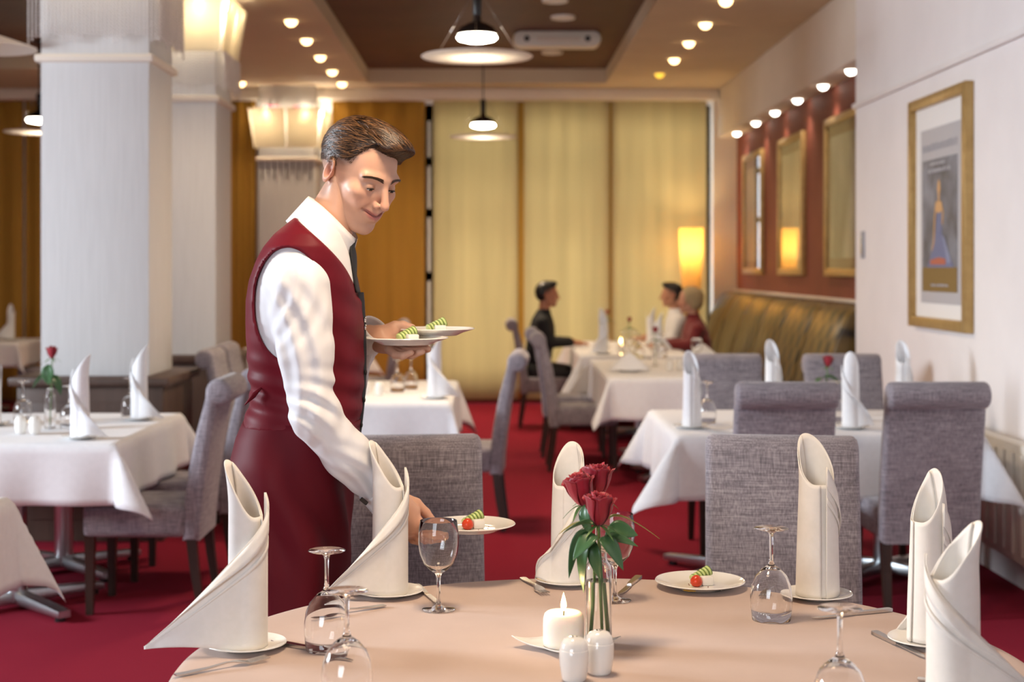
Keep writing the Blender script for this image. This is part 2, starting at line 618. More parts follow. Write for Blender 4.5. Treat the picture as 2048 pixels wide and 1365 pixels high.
# flared frosted glass panels around the pillar tops with small lamps behind them
def lamp_crown(parent, zb, zt, label_, flare=0.06, n_front=2, strong=1.0):
    g = thing('crown_lamp', label_, 'lamp', parent.location, 0, 'lit glass crowns of the pillars')
    for sx, sy in ((0, -1), (1, 0), (-1, 0)):
        for k in range(2):
            o = 0.34
            u0, u1 = (-0.335, -0.01) if k == 0 else (0.01, 0.335)
            vs = []
            for z, e in ((zb, 0.0), (zt, flare)):
                for u in (u0, u1):
                    for th in (0.0, 0.008):
                        d = o + e + th
                        s = u * (1 + e * 1.1)
                        if sy:
                            vs.append((s, sy * d, z))
                        else:
                            vs.append((sx * d, s, z))
            fs = [(0, 2, 6, 4), (1, 5, 7, 3), (0, 1, 3, 2), (4, 6, 7, 5), (0, 4, 5, 1), (2, 3, 7, 6)]
            me = mesh_from(vs, fs, smooth=False)
            bm = bmesh.new(); bm.from_mesh(me); bmesh.ops.recalc_face_normals(bm, faces=bm.faces); bm.to_mesh(me); bm.free()
            obj('glass_panel', me, 'opal_glass', g)
    for (x, y) in ((-0.2, -0.345), (0.2, -0.345), (0.345, -0.2), (0.345, 0.2), (-0.345, 0.0)):
        obj('bulb', lathe_me([(0, -0.035), (0.016, -0.025), (0.022, 0), (0.016, 0.025), (0, 0.035)], 12), 'bulb_glow', g, loc=(x * 1.06, y * 1.06, zt - 0.05))
    for (x, y) in ((-0.2, -0.352), (0.2, -0.352), (0.352, 0.0)):
        l_ = bpy.data.lights.new('crown_bulb', 'POINT'); l_.energy = 5; l_.color = (1.0, 0.84, 0.6); l_.shadow_soft_size = 0.02
        o_ = bpy.data.objects.new('crown_bulb', l_); COL.objects.link(o_); o_.parent = g; o_.location = (x, y, zt - 0.10)
    return g

lamp_crown(p2, 2.98, 3.36, 'lit flared frosted glass crown on the second white pillar')
lamp_crown(p3, 2.78, 3.20, 'lit flared frosted glass crown on the farthest pillar behind the waiter')
lamp_crown(p1, 3.38, 3.44, 'bottom edge of a glass crown on the nearest white pillar', flare=0.02)

# magenta flowers lying on the crowns
mat('magenta_petal', (0.35, 0.02, 0.09), 0.6)
def orchid(loc, s, lab):
    g = thing('silk_flower', lab, 'flower', loc, random.uniform(0, 3), 'red flowers on the pillar crowns')
    for k in range(6):
        a = k * PI / 3
        def fn(u, v, a=a):
            w = 0.35 * math.sin(PI * min(v * 1.02, 1)) * (u - 0.5)
            r = v
            x, y = r * math.cos(a) - w * math.sin(a), r * math.sin(a) + w * math.cos(a)
            return (x * s, y * s, (0.7 * v - 0.6 * v * v + 0.3 * (u - 0.5) ** 2) * s)
        obj('petal', grid_me(fn, 4, 6, 0.002), 'magenta_petal', g)
    obj('centre', lathe_me([(0, 0.25 * s), (0.12 * s, 0.2 * s), (0.1 * s, 0), (0, 0)], 10), 'magenta_petal', g)
    return g
for loc, s, lab in (((-2.36, 15.98, 3.2), 0.10, 'larger dark red flower on the far pillar crown, left one'),
                    ((-2.07, 15.98, 3.2), 0.07, 'smaller dark red flower on the far pillar crown, right one'),
                    ((-2.0, 10.22, 3.36), 0.06, 'red flower at the top of the second pillar crown')):
    orchid(loc, s, lab)

# ------------------------------------------------------------------ lamps
def downlight(x, y, z, name, lab, glow, r=0.05, power=0.0, color=WARM, group=None, spot=True):
    g = thing(name, lab, 'downlight', (x, y, z), 0, group)
    obj('trim_ring', lathe_me([(r, 0.012), (r, -0.004), (r + 0.018, -0.004), (r + 0.022, 0.0), (r + 0.022, 0.012)], 24), 'white_plastic', g)
    obj('lens', lathe_me([(0, -r), (r * 0.5, -r * 0.87), (r * 0.87, -r * 0.5), (r, 0.0), (r, 0.008), (0, 0.008)], 20), glow, g)
    if power:
        d = bpy.data.lights.new('downlight_beam', 'SPOT')
        d.energy = power
        d.color = color
        d.spot_size = math.radians(105)
        d.spot_blend = 0.9
        d.shadow_soft_size = 0.04
        o = bpy.data.objects.new('downlight_beam', d)
        COL.objects.link(o)
        o.parent = g
        o.location = (0, 0, -r - 0.015)
    return g

ORD = ['nearest', 'second', 'third', 'fourth', 'fifth', 'sixth']
for k, y in enumerate((11.84, 12.83, 13.85, 14.88, 15.85)):
    downlight(-1.59, y, ZC, 'ceiling_spot', '%s warm ceiling spot in the row left of the brown ceiling tray' % ORD[k], 'spot_glow', power=34, group='ceiling spots left row')
for k, y in enumerate((10.93, 11.98, 12.98, 14.03)):
    downlight(1.70, y, ZC, 'ceiling_spot', '%s warm ceiling spot in the row right of the brown ceiling tray' % ORD[k], 'spot_glow', power=34, group='ceiling spots right row')
downlight(1.68, 15.08, ZC, 'ceiling_spot', 'dim yellow ceiling spot at the far end of the right row', 'spot_yellow', group='ceiling spots right row')
downlight(-2.65, 15.8, ZC, 'ceiling_spot', 'single warm ceiling spot right beside the top of the second pillar', 'spot_glow', power=34)
downlight(-2.1, 9.45, ZC, 'ceiling_spot', 'added warm ceiling spot between the two near pillars, hidden behind the first', 'spot_glow', power=60)  # unseen spot added to warm the front of the second pillar
for k, y in enumerate((10.77, 11.68, 12.66, 13.67, 14.66, 15.8)):
    downlight(2.575, y, 2.92, 'niche_spot', '%s white spot in the soffit above the red niche wall' % ORD[k], 'niche_glow', r=0.042, power=9, color=(1.0, 0.86, 0.72), group='niche spots')

def pendant(x, y, z, lab, power):
    g = thing('pendant_lamp', lab, 'pendant lamp', (x, y, z), 0, 'disc pendant lamps')
    obj('disc', lathe_me([(0.03, 0.004), (0.03, -0.004), (0.2, -0.006), (0.318, -0.002), (0.325, 0.003), (0.318, 0.008), (0.2, 0.004)], 64, closed=True), 'opal_disc', g)
    obj('bulb', lathe_me([(0, 0.085), (0.06, 0.087), (0.105, 0.098), (0.118, 0.112), (0.105, 0.128), (0, 0.13)], 40), 'bulb_glow', g)
    sh = obj('shade', lathe_me([(0.118, 0.128), (0.122, 0.135), (0.10, 0.17), (0.055, 0.195), (0.028, 0.205), (0.024, 0.24), (0.020, 0.24), (0.022, 0.2), (0.05, 0.185), (0.095, 0.16), (0.112, 0.135)], 40), 'dark_lamp_metal', g)
    obj('socket', lathe_me([(0.0, 0.36), (0.022, 0.36), (0.026, 0.35), (0.026, 0.25), (0.02, 0.235), (0, 0.235)], 20), 'black_metal', g)
    ztop = (ZT - z) if abs(x) < 1.2 or x < -3 else (ZC - z)
    obj('cord', tube_me([(0, 0, 0.355), (0, 0, ztop)], 0.006), 'black_metal', g)
    obj('canopy', lathe_me([(0, ztop), (0.06, ztop), (0.06, ztop - 0.012), (0.02, ztop - 0.03), (0, ztop - 0.03)], 20), 'black_metal', g)
    for k in range(3):
        a = k * 2 * PI / 3 + 0.5
        obj('wire', tube_me([(0.30 * math.cos(a), 0.30 * math.sin(a), 0.003), (0.02 * math.cos(a), 0.02 * math.sin(a), 0.38)], 0.0012, 5), 'chrome', g)
    l = bpy.data.lights.new('pendant_glow', 'AREA')
    l.shape = 'DISK'
    l.size = 0.5
    l.energy = power
    l.color = (1.0, 0.77, 0.53)
    lo = bpy.data.objects.new('pendant_glow', l)
    COL.objects.link(lo)
    lo.parent = g
    lo.location = (0, 0, -0.02)
    l = bpy.data.lights.new('pendant_bulb', 'POINT')
    l.energy = 5
    l.color = (1.0, 0.86, 0.68)
    l.shadow_soft_size = 0.03
    lo = bpy.data.objects.new('pendant_bulb', l)
    COL.objects.link(lo)
    lo.parent = g
    lo.location = (0, 0, 0.05)
    return g

pendant(-0.09, 8.7, 2.72, 'large disc pendant lamp nearest in view, hanging in front of the brown ceiling tray', 45)
pendant(-0.09, 14.4, 2.75, 'small-looking disc pendant lamp farther back, in front of the pale blinds', 50)
pendant(-4.2, 13.9, 2.75, 'disc pendant lamp at the far left, cut off by the nearest pillar', 14)
pendant(-0.09, 3.0, 2.72, 'disc pendant lamp hanging above the round table, out of the picture', 33)

# white unit and discs in the brown tray
u = thing('ceiling_unit', 'long white ceiling unit with rounded ends in the brown ceiling tray', 'ceiling unit', (0.575, 13.4, 3.53))
poly = []
for k in range(10):
    a = -PI / 2 + PI * k / 9
    poly.append((0.32 + 0.07 * math.cos(a), 0.07 * math.sin(a)))
for k in range(10):
    a = PI / 2 + PI * k / 9
    poly.append((-0.32 + 0.07 * math.cos(a), 0.07 * math.sin(a)))
body = extrude_me(poly, -0.1, 0.1, 0.015, 2)
for v in body.vertices:
    v.co = Vector((v.co.y, v.co.x, v.co.z))
body.flip_normals()
obj('casing', body, 'white_plastic', u)
box('front_panel', -0.18, 0.2, -0.108, -0.098, -0.022, 0.02, 'plaster_soffit', u, bevel=0.004)
for x in (-0.27, 0.27):
    o = obj('port', lathe_me([(0, 0), (0.026, 0), (0.026, 0.008), (0, 0.008)], 16), 'dark_plastic', u, loc=(x, -0.1, 0), rot=(PI / 2, 0, 0))
for x in (-0.18, 0.04):
    box('bracket', x - 0.03, x + 0.03, -0.04, 0.04, 0.065, 0.11, 'white_plastic', u, bevel=0.006)
for (x, y, lab) in ((0.49, 11.75, 'round white ceiling disc at the top edge of the picture'), (0.59, 12.55, 'round white ceiling disc between the ceiling unit and the top edge'),
                    (0.58, 14.6, 'round white ceiling disc just behind the long ceiling unit')):
    g = thing('ceiling_disc', lab, 'ceiling speaker', (x, y, ZT), 0, 'white ceiling discs')
    obj('rim', lathe_me([(0.085, 0.0), (0.085, -0.02), (0.1, -0.02), (0.105, 0.0)], 28), 'white_plastic', g)
    obj('grille', lathe_me([(0, -0.016), (0.085, -0.014), (0.085, 0.0)], 28), 'white_plastic', g)
g = thing('ceiling_fixture', 'white cone-shaped ceiling fixture with a dark centre at the top left edge', 'ceiling fixture', (-2.83, 8.3, 2.73))
obj('cone', lathe_me([(0.05, 0.05), (0.28, -0.012), (0.30, -0.02), (0.30, -0.012), (0.06, 0.07)], 40, closed=True), 'opal_disc', g)
obj('centre', lathe_me([(0, 0.02), (0.05, 0.03), (0.05, 0.1), (0.02, 0.12), (0, 0.12)], 20), 'dark_lamp_metal', g)
obj('cord', tube_me([(0, 0, 0.1), (0, 0, ZC - 2.73)], 0.006), 'black_metal', g)

# ------------------------------------------------------------------ pictures
noisy('print_paper', (0.62, 0.60, 0.56), (0.70, 0.68, 0.64), 3, 0.5, 0)
mat('mat_white', (0.80, 0.78, 0.76), 0.7)
mat('mat_maroon', (0.10, 0.022, 0.014), 0.5)
m = mat('picture_glass', (1, 1, 1), 0.03)
t = NT(m)
tr = t.n('ShaderNodeBsdfTransparent'); gl = t.n('ShaderNodeBsdfGlossy'); gl.inputs['Roughness'].default_value = 0.03
lw = t.n('ShaderNodeLayerWeight'); lw.inputs['Blend'].default_value = 0.5
fr_ = t.math('ADD', t.math('MULTIPLY', t.math('POWER', lw.outputs['Facing'], 5.0), 0.9), 0.04)
mx = t.n('ShaderNodeMixShader')
t.l(fr_, mx.inputs[0]); t.l(tr.outputs[0], mx.inputs[1]); t.l(gl.outputs[0], mx.inputs[2])
t.l(mx.outputs[0], t.t.nodes['Material Output'].inputs['Surface'])
noisy('reflected_gold', (0.34, 0.30, 0.20), (0.52, 0.46, 0.30), 2.2, 0.5, 0, stretch=(1, 1, 0.3))  # yellow reflection of the blinds painted in as the print's colour
noisy('abstract_grey', (0.10, 0.11, 0.10), (0.42, 0.42, 0.36), 3.0, 0.5, 0, stretch=(1, 1, 0.5), detail=5)
noisy('poster_ground', (0.09, 0.085, 0.09), (0.26, 0.27, 0.31), 6, 0.5, 0, detail=5)
mat('poster_blue', (0.16, 0.18, 0.30), 0.5)
mat('poster_blue_light', (0.24, 0.27, 0.40), 0.5)
mat('poster_skin', (0.62, 0.36, 0.16), 0.5)
mat('poster_red', (0.45, 0.13, 0.08), 0.5)
mat('poster_ochre', (0.22, 0.14, 0.045), 0.5)
mat('poster_grey', (0.46, 0.45, 0.47), 0.5)
mat('poster_text', (0.36, 0.36, 0.40), 0.5)

def frame(root, y0, y1, z0, z1, wd, dp, m_='gold_frame'):
    """four mitred-looking bars standing off the wall (wall plane x = 0, towards -x)"""
    box('frame_side', -dp, 0, y0, y0 + wd, z0, z1, m_, root, bevel=0.006)
    box('frame_side', -dp, 0, y1 - wd, y1, z0, z1, m_, root, bevel=0.006)
    box('frame_bar', -dp, 0, y0 + wd, y1 - wd, z0, z0 + wd, m_, root, bevel=0.006)
    box('frame_bar', -dp, 0, y0 + wd, y1 - wd, z1 - wd, z1, m_, root, bevel=0.006)

# poster on the white wall
g = thing('framed_poster', 'gold-framed poster of a woman in a blue gown on the white wall', 'poster', (XR, 8.22, 1.80))
frame(g, -0.53, 0.53, -0.64, 0.66, 0.06, 0.05)
box('mount', -0.015, -0.002, -0.47, 0.47, -0.58, 0.60, 'mat_white', g)
box('sheet', -0.019, -0.015, -0.385, 0.36, -0.50, 0.475, 'poster_grey', g)
pr = box('print', -0.0215, -0.019, -0.315, 0.32, -0.435, 0.30, 'poster_ground', g)
box('ochre_band', -0.0225, -0.0215, -0.315, 0.32, -0.435, -0.30, 'poster_ochre', pr)
def flat(name, pts, m_, x, parent):
    me = extrude_me([(y, z) for y, z in pts], x - 0.0008, x)
    return obj(name, me, m_, parent)
# poster: +y is farther from the camera, i.e. left in the picture, so drawings are mirrored in y
flat('gown', [(0.045, 0.0), (-0.035, 0.0), (-0.05, -0.12), (-0.16, -0.22), (-0.26, -0.30), (0.22, -0.30), (0.12, -0.2), (0.06, -0.1)], 'poster_blue', -0.0225, pr)
flat('gown_glow', [(-0.06, -0.12), (-0.10, -0.14), (-0.22, -0.27), (-0.15, -0.28)], 'poster_blue_light', -0.0233, pr)
flat('torso', [(0.05, 0.065), (-0.05, 0.06), (-0.055, 0.02), (-0.03, 0.0), (0.04, 0.0), (0.055, 0.03)], 'poster_skin', -0.0233, pr)
flat('face_and_neck', [(0.018, 0.06), (0.018, 0.10), (0.03, 0.13), (0.024, 0.165), (0.0, 0.185), (-0.02, 0.165), (-0.026, 0.13), (-0.012, 0.1), (-0.012, 0.06)], 'poster_skin', -0.0233, pr)
flat('arm', [(0.06, 0.06), (0.085, -0.02), (0.105, -0.16), (0.13, -0.20), (0.12, -0.21), (0.085, -0.16), (0.065, -0.02), (0.045, 0.03)], 'poster_skin', -0.0241, pr)
flat('arm', [(-0.05, 0.055), (-0.085, 0.0), (-0.07, -0.07), (-0.055, -0.06), (-0.065, 0.0), (-0.04, 0.035)], 'poster_skin', -0.0241, pr)
flat('red_mark', [(0.16, -0.285), (-0.12, -0.285), (-0.12, -0.255), (0.0, -0.245), (0.16, -0.26)], 'poster_red', -0.0241, pr)
rr = random.Random(5)
for (zz, hh, a, b, wds) in ((0.35, 0.045, -0.31, 0.31, 11), (0.265, 0.022, -0.10, 0.16, 6), (0.225, 0.026, -0.2, 0.21, 9), (-0.405, 0.014, -0.16, 0.17, 9)):
    y = a
    while y < b:
        wl = rr.uniform(0.02, 0.05)
        flat('print_stroke', [(y, zz), (y + wl, zz), (y + wl, zz + hh * rr.uniform(0.7, 1)), (y, zz + hh * rr.uniform(0.7, 1))], 'poster_text', -0.0225 if zz < 0.3 else -0.0205, g)
        y += wl + rr.uniform(0.006, 0.016)


# three pictures in the red niche
for k, (yc, lab, mm) in enumerate(((15.3, 'farthest gold-framed picture with maroon mount on the red niche wall', 'reflected_gold'),
                                   (13.35, 'middle gold-framed picture with maroon mount on the red niche wall', 'reflected_gold'),
                                   (11.2, 'nearest gold-framed picture, greyish print, cut off by the white wall edge', 'abstract_grey'))):
    g = thing('framed_picture', lab, 'picture', (XN, yc, 2.03), 0, 'gold-framed pictures in the red niche')
    hw = 0.55 if k < 2 else 0.75
    frame(g, -hw, hw, -0.60, 0.64, 0.06, 0.045)
    box('mount', -0.012, -0.001, -hw + 0.05, hw - 0.05, -0.55, 0.59, 'mat_maroon', g)
    box('print', -0.016, -0.012, -hw + 0.12, hw - 0.12, -0.46, 0.49, mm, g)
    box('glazing', -0.03, -0.028, -hw + 0.05, hw - 0.05, -0.55, 0.59, 'picture_glass', g)

# small switch on the white wall's edge, radiator under the right wall
g = thing('wall_switch', 'small grey switch plate near the corner of the white wall', 'switch', (XR, 9.98, 1.65))
box('plate', -0.012, 0, -0.04, 0.04, -0.09, 0.09, 'poster_text', g, bevel=0.004)
box('rocker', -0.018, -0.012, -0.02, 0.02, -0.06, 0.06, 'foot_steel', g, bevel=0.003)
g = thing('radiator', 'white panel radiator low on the right wall behind the right-hand chairs', 'radiator', (XR - 0.06, 6.9, 0.08))
box('panel', -0.04, 0.04, -0.75, 0.75, 0.08, 0.62, 'white_plastic', g, bevel=0.012)
for k in range(12):
    box('rib', -0.05, -0.04, -0.70 + k * 0.122, -0.64 + k * 0.122, 0.12, 0.58, 'white_plastic', g, bevel=0.004)
for y in (-0.68, 0.68):
    obj('pipe', tube_me([(0, y, 0.1), (0, y, -0.08)], 0.012), 'white_plastic', g)
obj('valve', lathe_me([(0, 0), (0.02, 0), (0.022, 0.05), (0.015, 0.07), (0, 0.07)], 14), 'poster_red', g, loc=(-0.03, -0.78, 0.0))

# ------------------------------------------------------------------ golden sofa in the niche
m = mat('sofa_gold', (0.28, 0.18, 0.05), 0.34, sheen=0.0)
t = NT(m)
sx = t.n('ShaderNodeSeparateXYZ')
t.l(t.coords((1, 1, 1)), sx.inputs[0])
nz = t.noise(t.coords((2, 2, 2)), 3.0, 3)
wy = t.math('SINE', t.math('ADD', t.math('MULTIPLY', sx.outputs['Y'], 2 * PI / 0.25), t.math('MULTIPLY', nz, 1.5)))
wz = t.math('SINE', t.math('MULTIPLY', sx.outputs['Z'], 2 * PI / 0.22))
f = t.math('ADD', t.math('MULTIPLY', t.math('MULTIPLY', wy, wz), -0.5), 0.5)
t.color(t.ramp(f, [(0.24, (0.010, 0.006, 0.003)), (0.42, (0.085, 0.05, 0.012)), (0.85, (0.17, 0.105, 0.026))]))
sofa = thing('niche_sofa', 'long golden patterned banquette sofa along the red niche wall', 'sofa', (2.3, 13.2, 0))
prof = [(-0.30, 0.42), (-0.12, 0.44), (-0.08, 0.5), (-0.02, 0.75), (0.06, 1.0), (0.14, 1.17), (0.2, 1.225), (0.27, 1.24), (0.33, 1.225), (0.355, 1.18), (0.355, 0.42)]
def sofa_seg(y0, y1):
    me = extrude_me([(y, z) for y, z in prof], y0 + 0.006, y1 - 0.006, 0.03, 3)
    for vv in me.vertices:
        vv.co = Vector((vv.co.y, vv.co.x, vv.co.z))
    me.flip_normals()
    return me
ys = [-2.9, -1.9, -0.9, 0.05, 1.05, 2.0, 3.05]
for a, b in zip(ys[:-1], ys[1:]):
    obj('back_cushion', sofa_seg(a, b), 'sofa_gold', sofa)
    box('seat_cushion', -0.36, 0.2, a + 0.006, b - 0.006, 0.30, 0.46, 'sofa_gold', sofa, bevel=0.03, seg=3)
box('base', -0.32, 0.3, -2.88, 3.03, 0.02, 0.30, 'dark_wood', sofa, bevel=0.01)
# ledge behind the sofa
struct(box('trim_3', 2.63, XN, 10.2, 16.45, 1.235, 1.262, 'plaster_soffit', bevel=0.006))

# ------------------------------------------------------------------ floor lamp
g = thing('floor_lamp', 'tall glowing cone-shaped floor lamp in the back right corner', 'floor lamp', (2.14, 16.15, 0))
obj('shade', lathe_me([(0.075, 0.62), (0.13, 1.92), (0.126, 1.92), (0.071, 0.62)], 32, closed=True), 'lamp_paper', g)
obj('stem', tube_me([(0, 0, 0.02), (0, 0, 1.6)], 0.012), 'black_metal', g)
obj('foot', lathe_me([(0, 0), (0.14, 0), (0.14, 0.012), (0.03, 0.03), (0, 0.03)], 28), 'black_metal', g)
obj('bulb', lathe_me([(0, 1.62), (0.03, 1.63), (0.045, 1.68), (0.03, 1.73), (0, 1.75)], 16), 'bulb_glow', g)
l = bpy.data.lights.new('floor_lamp_bulb', 'POINT'); l.energy = 22; l.color = (1.0, 0.72, 0.36); l.shadow_soft_size = 0.05
lo = bpy.data.objects.new('floor_lamp_bulb', l); COL.objects.link(lo); lo.parent = g; lo.location = (0, 0, 1.78)
# ================================================================== tables and cloths
def cloth_me(x0, x1, y0, y1, h, drop, flare=0.55, seedv=0, step=0.03, wave=0.012):
    """rectangular cloth laid over a table top, hanging on four sides, corners falling in points"""
    r_ = random.Random(seedv)
    ph = [r_.uniform(0, 6) for _ in range(8)]
    nx = int((x1 - x0 + 2 * drop) / step)
    ny = int((y1 - y0 + 2 * drop) / step)
    def fn(u, v):
        X = x0 - drop + (x1 - x0 + 2 * drop) * u
        Y = y0 - drop + (y1 - y0 + 2 * drop) * v
        a = min(X - x0, 0) + max(X - x1, 0)
        b = min(Y - y0, 0) + max(Y - y1, 0)
        cx, cy = min(max(X, x0), x1), min(max(Y, y0), y1)
        if a == 0 and b == 0:
            return (X, Y, h + 0.0008 * math.sin(7 * X + ph[0]) * math.sin(6 * Y + ph[1]))
        r = math.hypot(a, b)
        rr_ = r
        if a and b:
            ang = math.atan2(abs(b), abs(a))
            k = math.sin(2 * ang) ** 1.5
            tilt = 0.06 + flare * k
            dx, dy = math.copysign(math.cos(ang), a), math.copysign(math.sin(ang), b)
            # cloth swings out along the diagonal of the corner
            fold = 0.22 * math.sin(4 * ang + ph[2]) * k
            dx2, dy2 = dx * math.cos(fold) - dy * math.sin(fold), dx * math.sin(fold) + dy * math.cos(fold)
        else:
            s = (Y if a else X)
            L = (y1 - y0) if a else (x1 - x0)
            q = (s - (y0 if a else x0)) / L
            tilt = 0.06 + 0.05 * math.sin(q * 9 + ph[3]) * math.sin(PI * q)
            dx2, dy2 = (math.copysign(1, a), 0) if a else (0, math.copysign(1, b))
        # rounded break over the table edge
        br = 0.015
        if r < br * 1.57:
            th = r / br
            out, down = br * math.sin(th), br * (1 - math.cos(th))
        else:
            out, down = br + (r - br * 1.57) * math.sin(tilt), br + (r - br * 1.57) * math.cos(tilt)
        w_ = wave * (r / drop) * math.sin((cx + cy) * 17 + ph[4]) * (0.4 if a and b else 1)
        out += w_
        return (cx + dx2 * out, cy + dy2 * out, h - down)
    return grid_me(fn, nx, ny, 0.0035)


def pedestal(root, x, y, h, arm=0.42, rz=PI / 4):
    obj('column', lathe_me([(0, 0.03), (0.045, 0.03), (0.045, h), (0, h)], 24), 'foot_steel', root, loc=(x, y, 0))
    for k in range(2):
        poly = [(-arm, 0.022), (-arm, 0.05), (-0.05, 0.075), (0.05, 0.075), (arm, 0.05), (arm, 0.022)]
        obj('foot_bar', extrude_me(poly, -0.03, 0.03, 0.004), 'foot_steel', root, loc=(x, y, 0), rot=(0, 0, rz + k * PI / 2))
    for k in range(4):
        a = rz + k * PI / 2
        obj('glide', lathe_me([(0, 0), (0.022, 0), (0.022, 0.022), (0, 0.022)], 12), 'black_metal', root,
            loc=(x - math.sin(a) * (arm - 0.04), y + math.cos(a) * (arm - 0.04), 0))


H = 0.75
CW = 0.005
def rect_table(x0, x1, y0, y1, lab, clab, peds, drop=0.29, seedv=0, flare=0.55):
    t_ = thing('dining_table', lab, 'table', ((x0 + x1) / 2, (y0 + y1) / 2, 0), 0, 'rectangular dining tables')
    cx, cy = (x0 + x1) / 2, (y0 + y1) / 2
    box('table_top', x0 - cx + 0.006, x1 - cx - 0.006, y0 - cy + 0.006, y1 - cy - 0.006, H - 0.04, H - CW, 'dark_wood', t_, bevel=0.004)
    for (px, py) in peds:
        pedestal(t_, px - cx, py - cy, H - 0.04)
    c = obj('tablecloth', cloth_me(x0 - cx, x1 - cx, y0 - cy, y1 - cy, H, drop, seedv=seedv, flare=flare), 'white_cloth', loc=(cx, cy, 0))
    tag(c, clab, 'tablecloth', 'white tablecloths')
    return t_

rect_table(-3.1, -1.6, 6.38, 7.72, 'steel-footed table left of the waiter, in front of the nearest pillar', 'white tablecloth on the left table with a rose, in front of the nearest pillar', [(-2.1, 6.62), (-2.12, 7.42)], 0.27, 1)
rect_table(-2.9, -1.58, 3.7, 4.9, 'table at the left picture edge, only its far corner in view', 'white tablecloth corner hanging at the lower left picture edge', [(-2.3, 4.2)], 0.30, 2, 0.4)
rect_table(0.83, 2.2, 6.72, 7.9, 'table with four chairs by the white wall on the right', 'white tablecloth on the right-hand table with corners hanging in points', [(1.18, 7.3), (1.9, 7.3)], 0.30, 3, 0.6)
rect_table(-1.25, -0.24, 8.35, 9.95, 'table right behind the waiter, below his two plates', 'white tablecloth on the table right behind the waiter', [(-0.74, 8.8), (-0.74, 9.6)], 0.29, 4, 0.35)
rect_table(0.80, 1.74, 10.2, 12.2, 'nearer half of the long table before the golden sofa', 'white tablecloth on the nearer half of the long table by the sofa', [(1.33, 10.7), (1.33, 11.7)], 0.30, 5)
rect_table(0.76, 1.70, 12.75, 15.25, 'farther half of the long table where the three guests sit', 'white tablecloth under the three seated guests', [(1.3, 13.3), (1.3, 14.7)], 0.30, 6)
rect_table(-6.0, -4.72, 14.9, 15.9, 'small table in the dark far left corner', 'shaded white tablecloth in the dark far left corner', [(-5.35, 15.4)], 0.25, 7, 0.3)
rect_table(-2.3, -1.25, 13.3, 14.6, 'table far back between the second and third pillar', 'white tablecloth far back, mostly hidden behind the waiter', [(-1.8, 13.95)], 0.29, 8)

# round table in front
TX, TY, TR_ = 0.21, 2.83, 0.81
t_ = thing('round_table', 'round dining table in the foreground', 'table', (TX, TY, 0))
obj('table_top', lathe_me([(0, H - 0.045), (TR_ - 0.012, H - 0.045), (TR_ - 0.006, H - 0.03), (TR_ - 0.006, H - 0.012), (TR_ - 0.014, H - 0.006), (0, H - 0.006)], 96), 'dark_wood', t_)
pedestal(t_, 0, 0, H - 0.045, 0.5)
def rc(u, v):
    a = u * 2 * PI
    r = v * (TR_ + 0.32)
    if r <= TR_ - 0.02:
        return (r * math.cos(a), r * math.sin(a), H)
    e = r - (TR_ - 0.02)
    br = 0.02
    if e < br * 1.57:
        out, down = br * math.sin(e / br), br * (1 - math.cos(e / br))
    else:
        k = (e - br * 1.57)
        out, down = br + k * (0.10 + 0.16 * (0.5 + 0.5 * math.sin(a * 14)) * min(k / 0.1, 1)), br + k * 0.97
    rr_ = TR_ - 0.02 + out
    return (rr_ * math.cos(a), rr_ * math.sin(a), H - down)
c = obj('tablecloth', grid_me(rc, 168, 80, -0.004, wrap_u=True), 'taupe_cloth', loc=(TX, TY, 0))
tag(c, 'smooth taupe cloth covering the round foreground table', 'tablecloth')

# ================================================================== chairs
def chair_proto():
    t_ = thing('dining_chair', 'x', 'chair', (0, 0, 0), 0, 'grey fabric dining chairs with rolled backs')
    W = 0.215
    # backrest outline in (y, z): front face leans back and rolls over rearwards
    fr = [(0.165, 0.32), (0.170, 0.47), (0.190, 0.62), (0.222, 0.78), (0.262, 0.93)]
    cyl = (0.322, 0.962, 0.058)
    arc = []
    for k in range(15):
        a = math.radians(165 - k * 19)
        arc.append((cyl[0] + cyl[2] * math.cos(a), cyl[1] + cyl[2] * math.sin(a)))
    rear = [(0.305, 0.855), (0.278, 0.70), (0.252, 0.52), (0.240, 0.40), (0.236, 0.32)]
    poly = fr + arc + rear
    obj('backrest', extrude_me(poly, -W, W, 0.022, 3, auto=60), 'chair_linen', t_)
    # seat with a crowned cushion
    me = box_me(-W - 0.005, W + 0.005, -0.265, 0.18, 0.335, 0.475, 0.028, 3)
    for v in me.vertices:
        if v.co.z > 0.44:
            v.co.z += 0.018 * (1 - (v.co.x / 0.24) ** 2) * (1 - ((v.co.y + 0.05) / 0.26) ** 2)
    obj('seat', me, 'chair_linen', t_)
    for sx in (-1, 1):
        x = sx * (W - 0.028)
        obj('leg', mesh_from(*tube_data([(x, -0.235, 0.345), (x, -0.237, 0.0)], [0.030, 0.021], 4), smooth=False), 'dark_wood', t_)
        obj('leg', mesh_from(*tube_data([(x, 0.20, 0.345), (x, 0.215, 0.2), (x, 0.245, 0.0)], [0.030, 0.026, 0.020], 4), smooth=False), 'dark_wood', t_)
    return t_

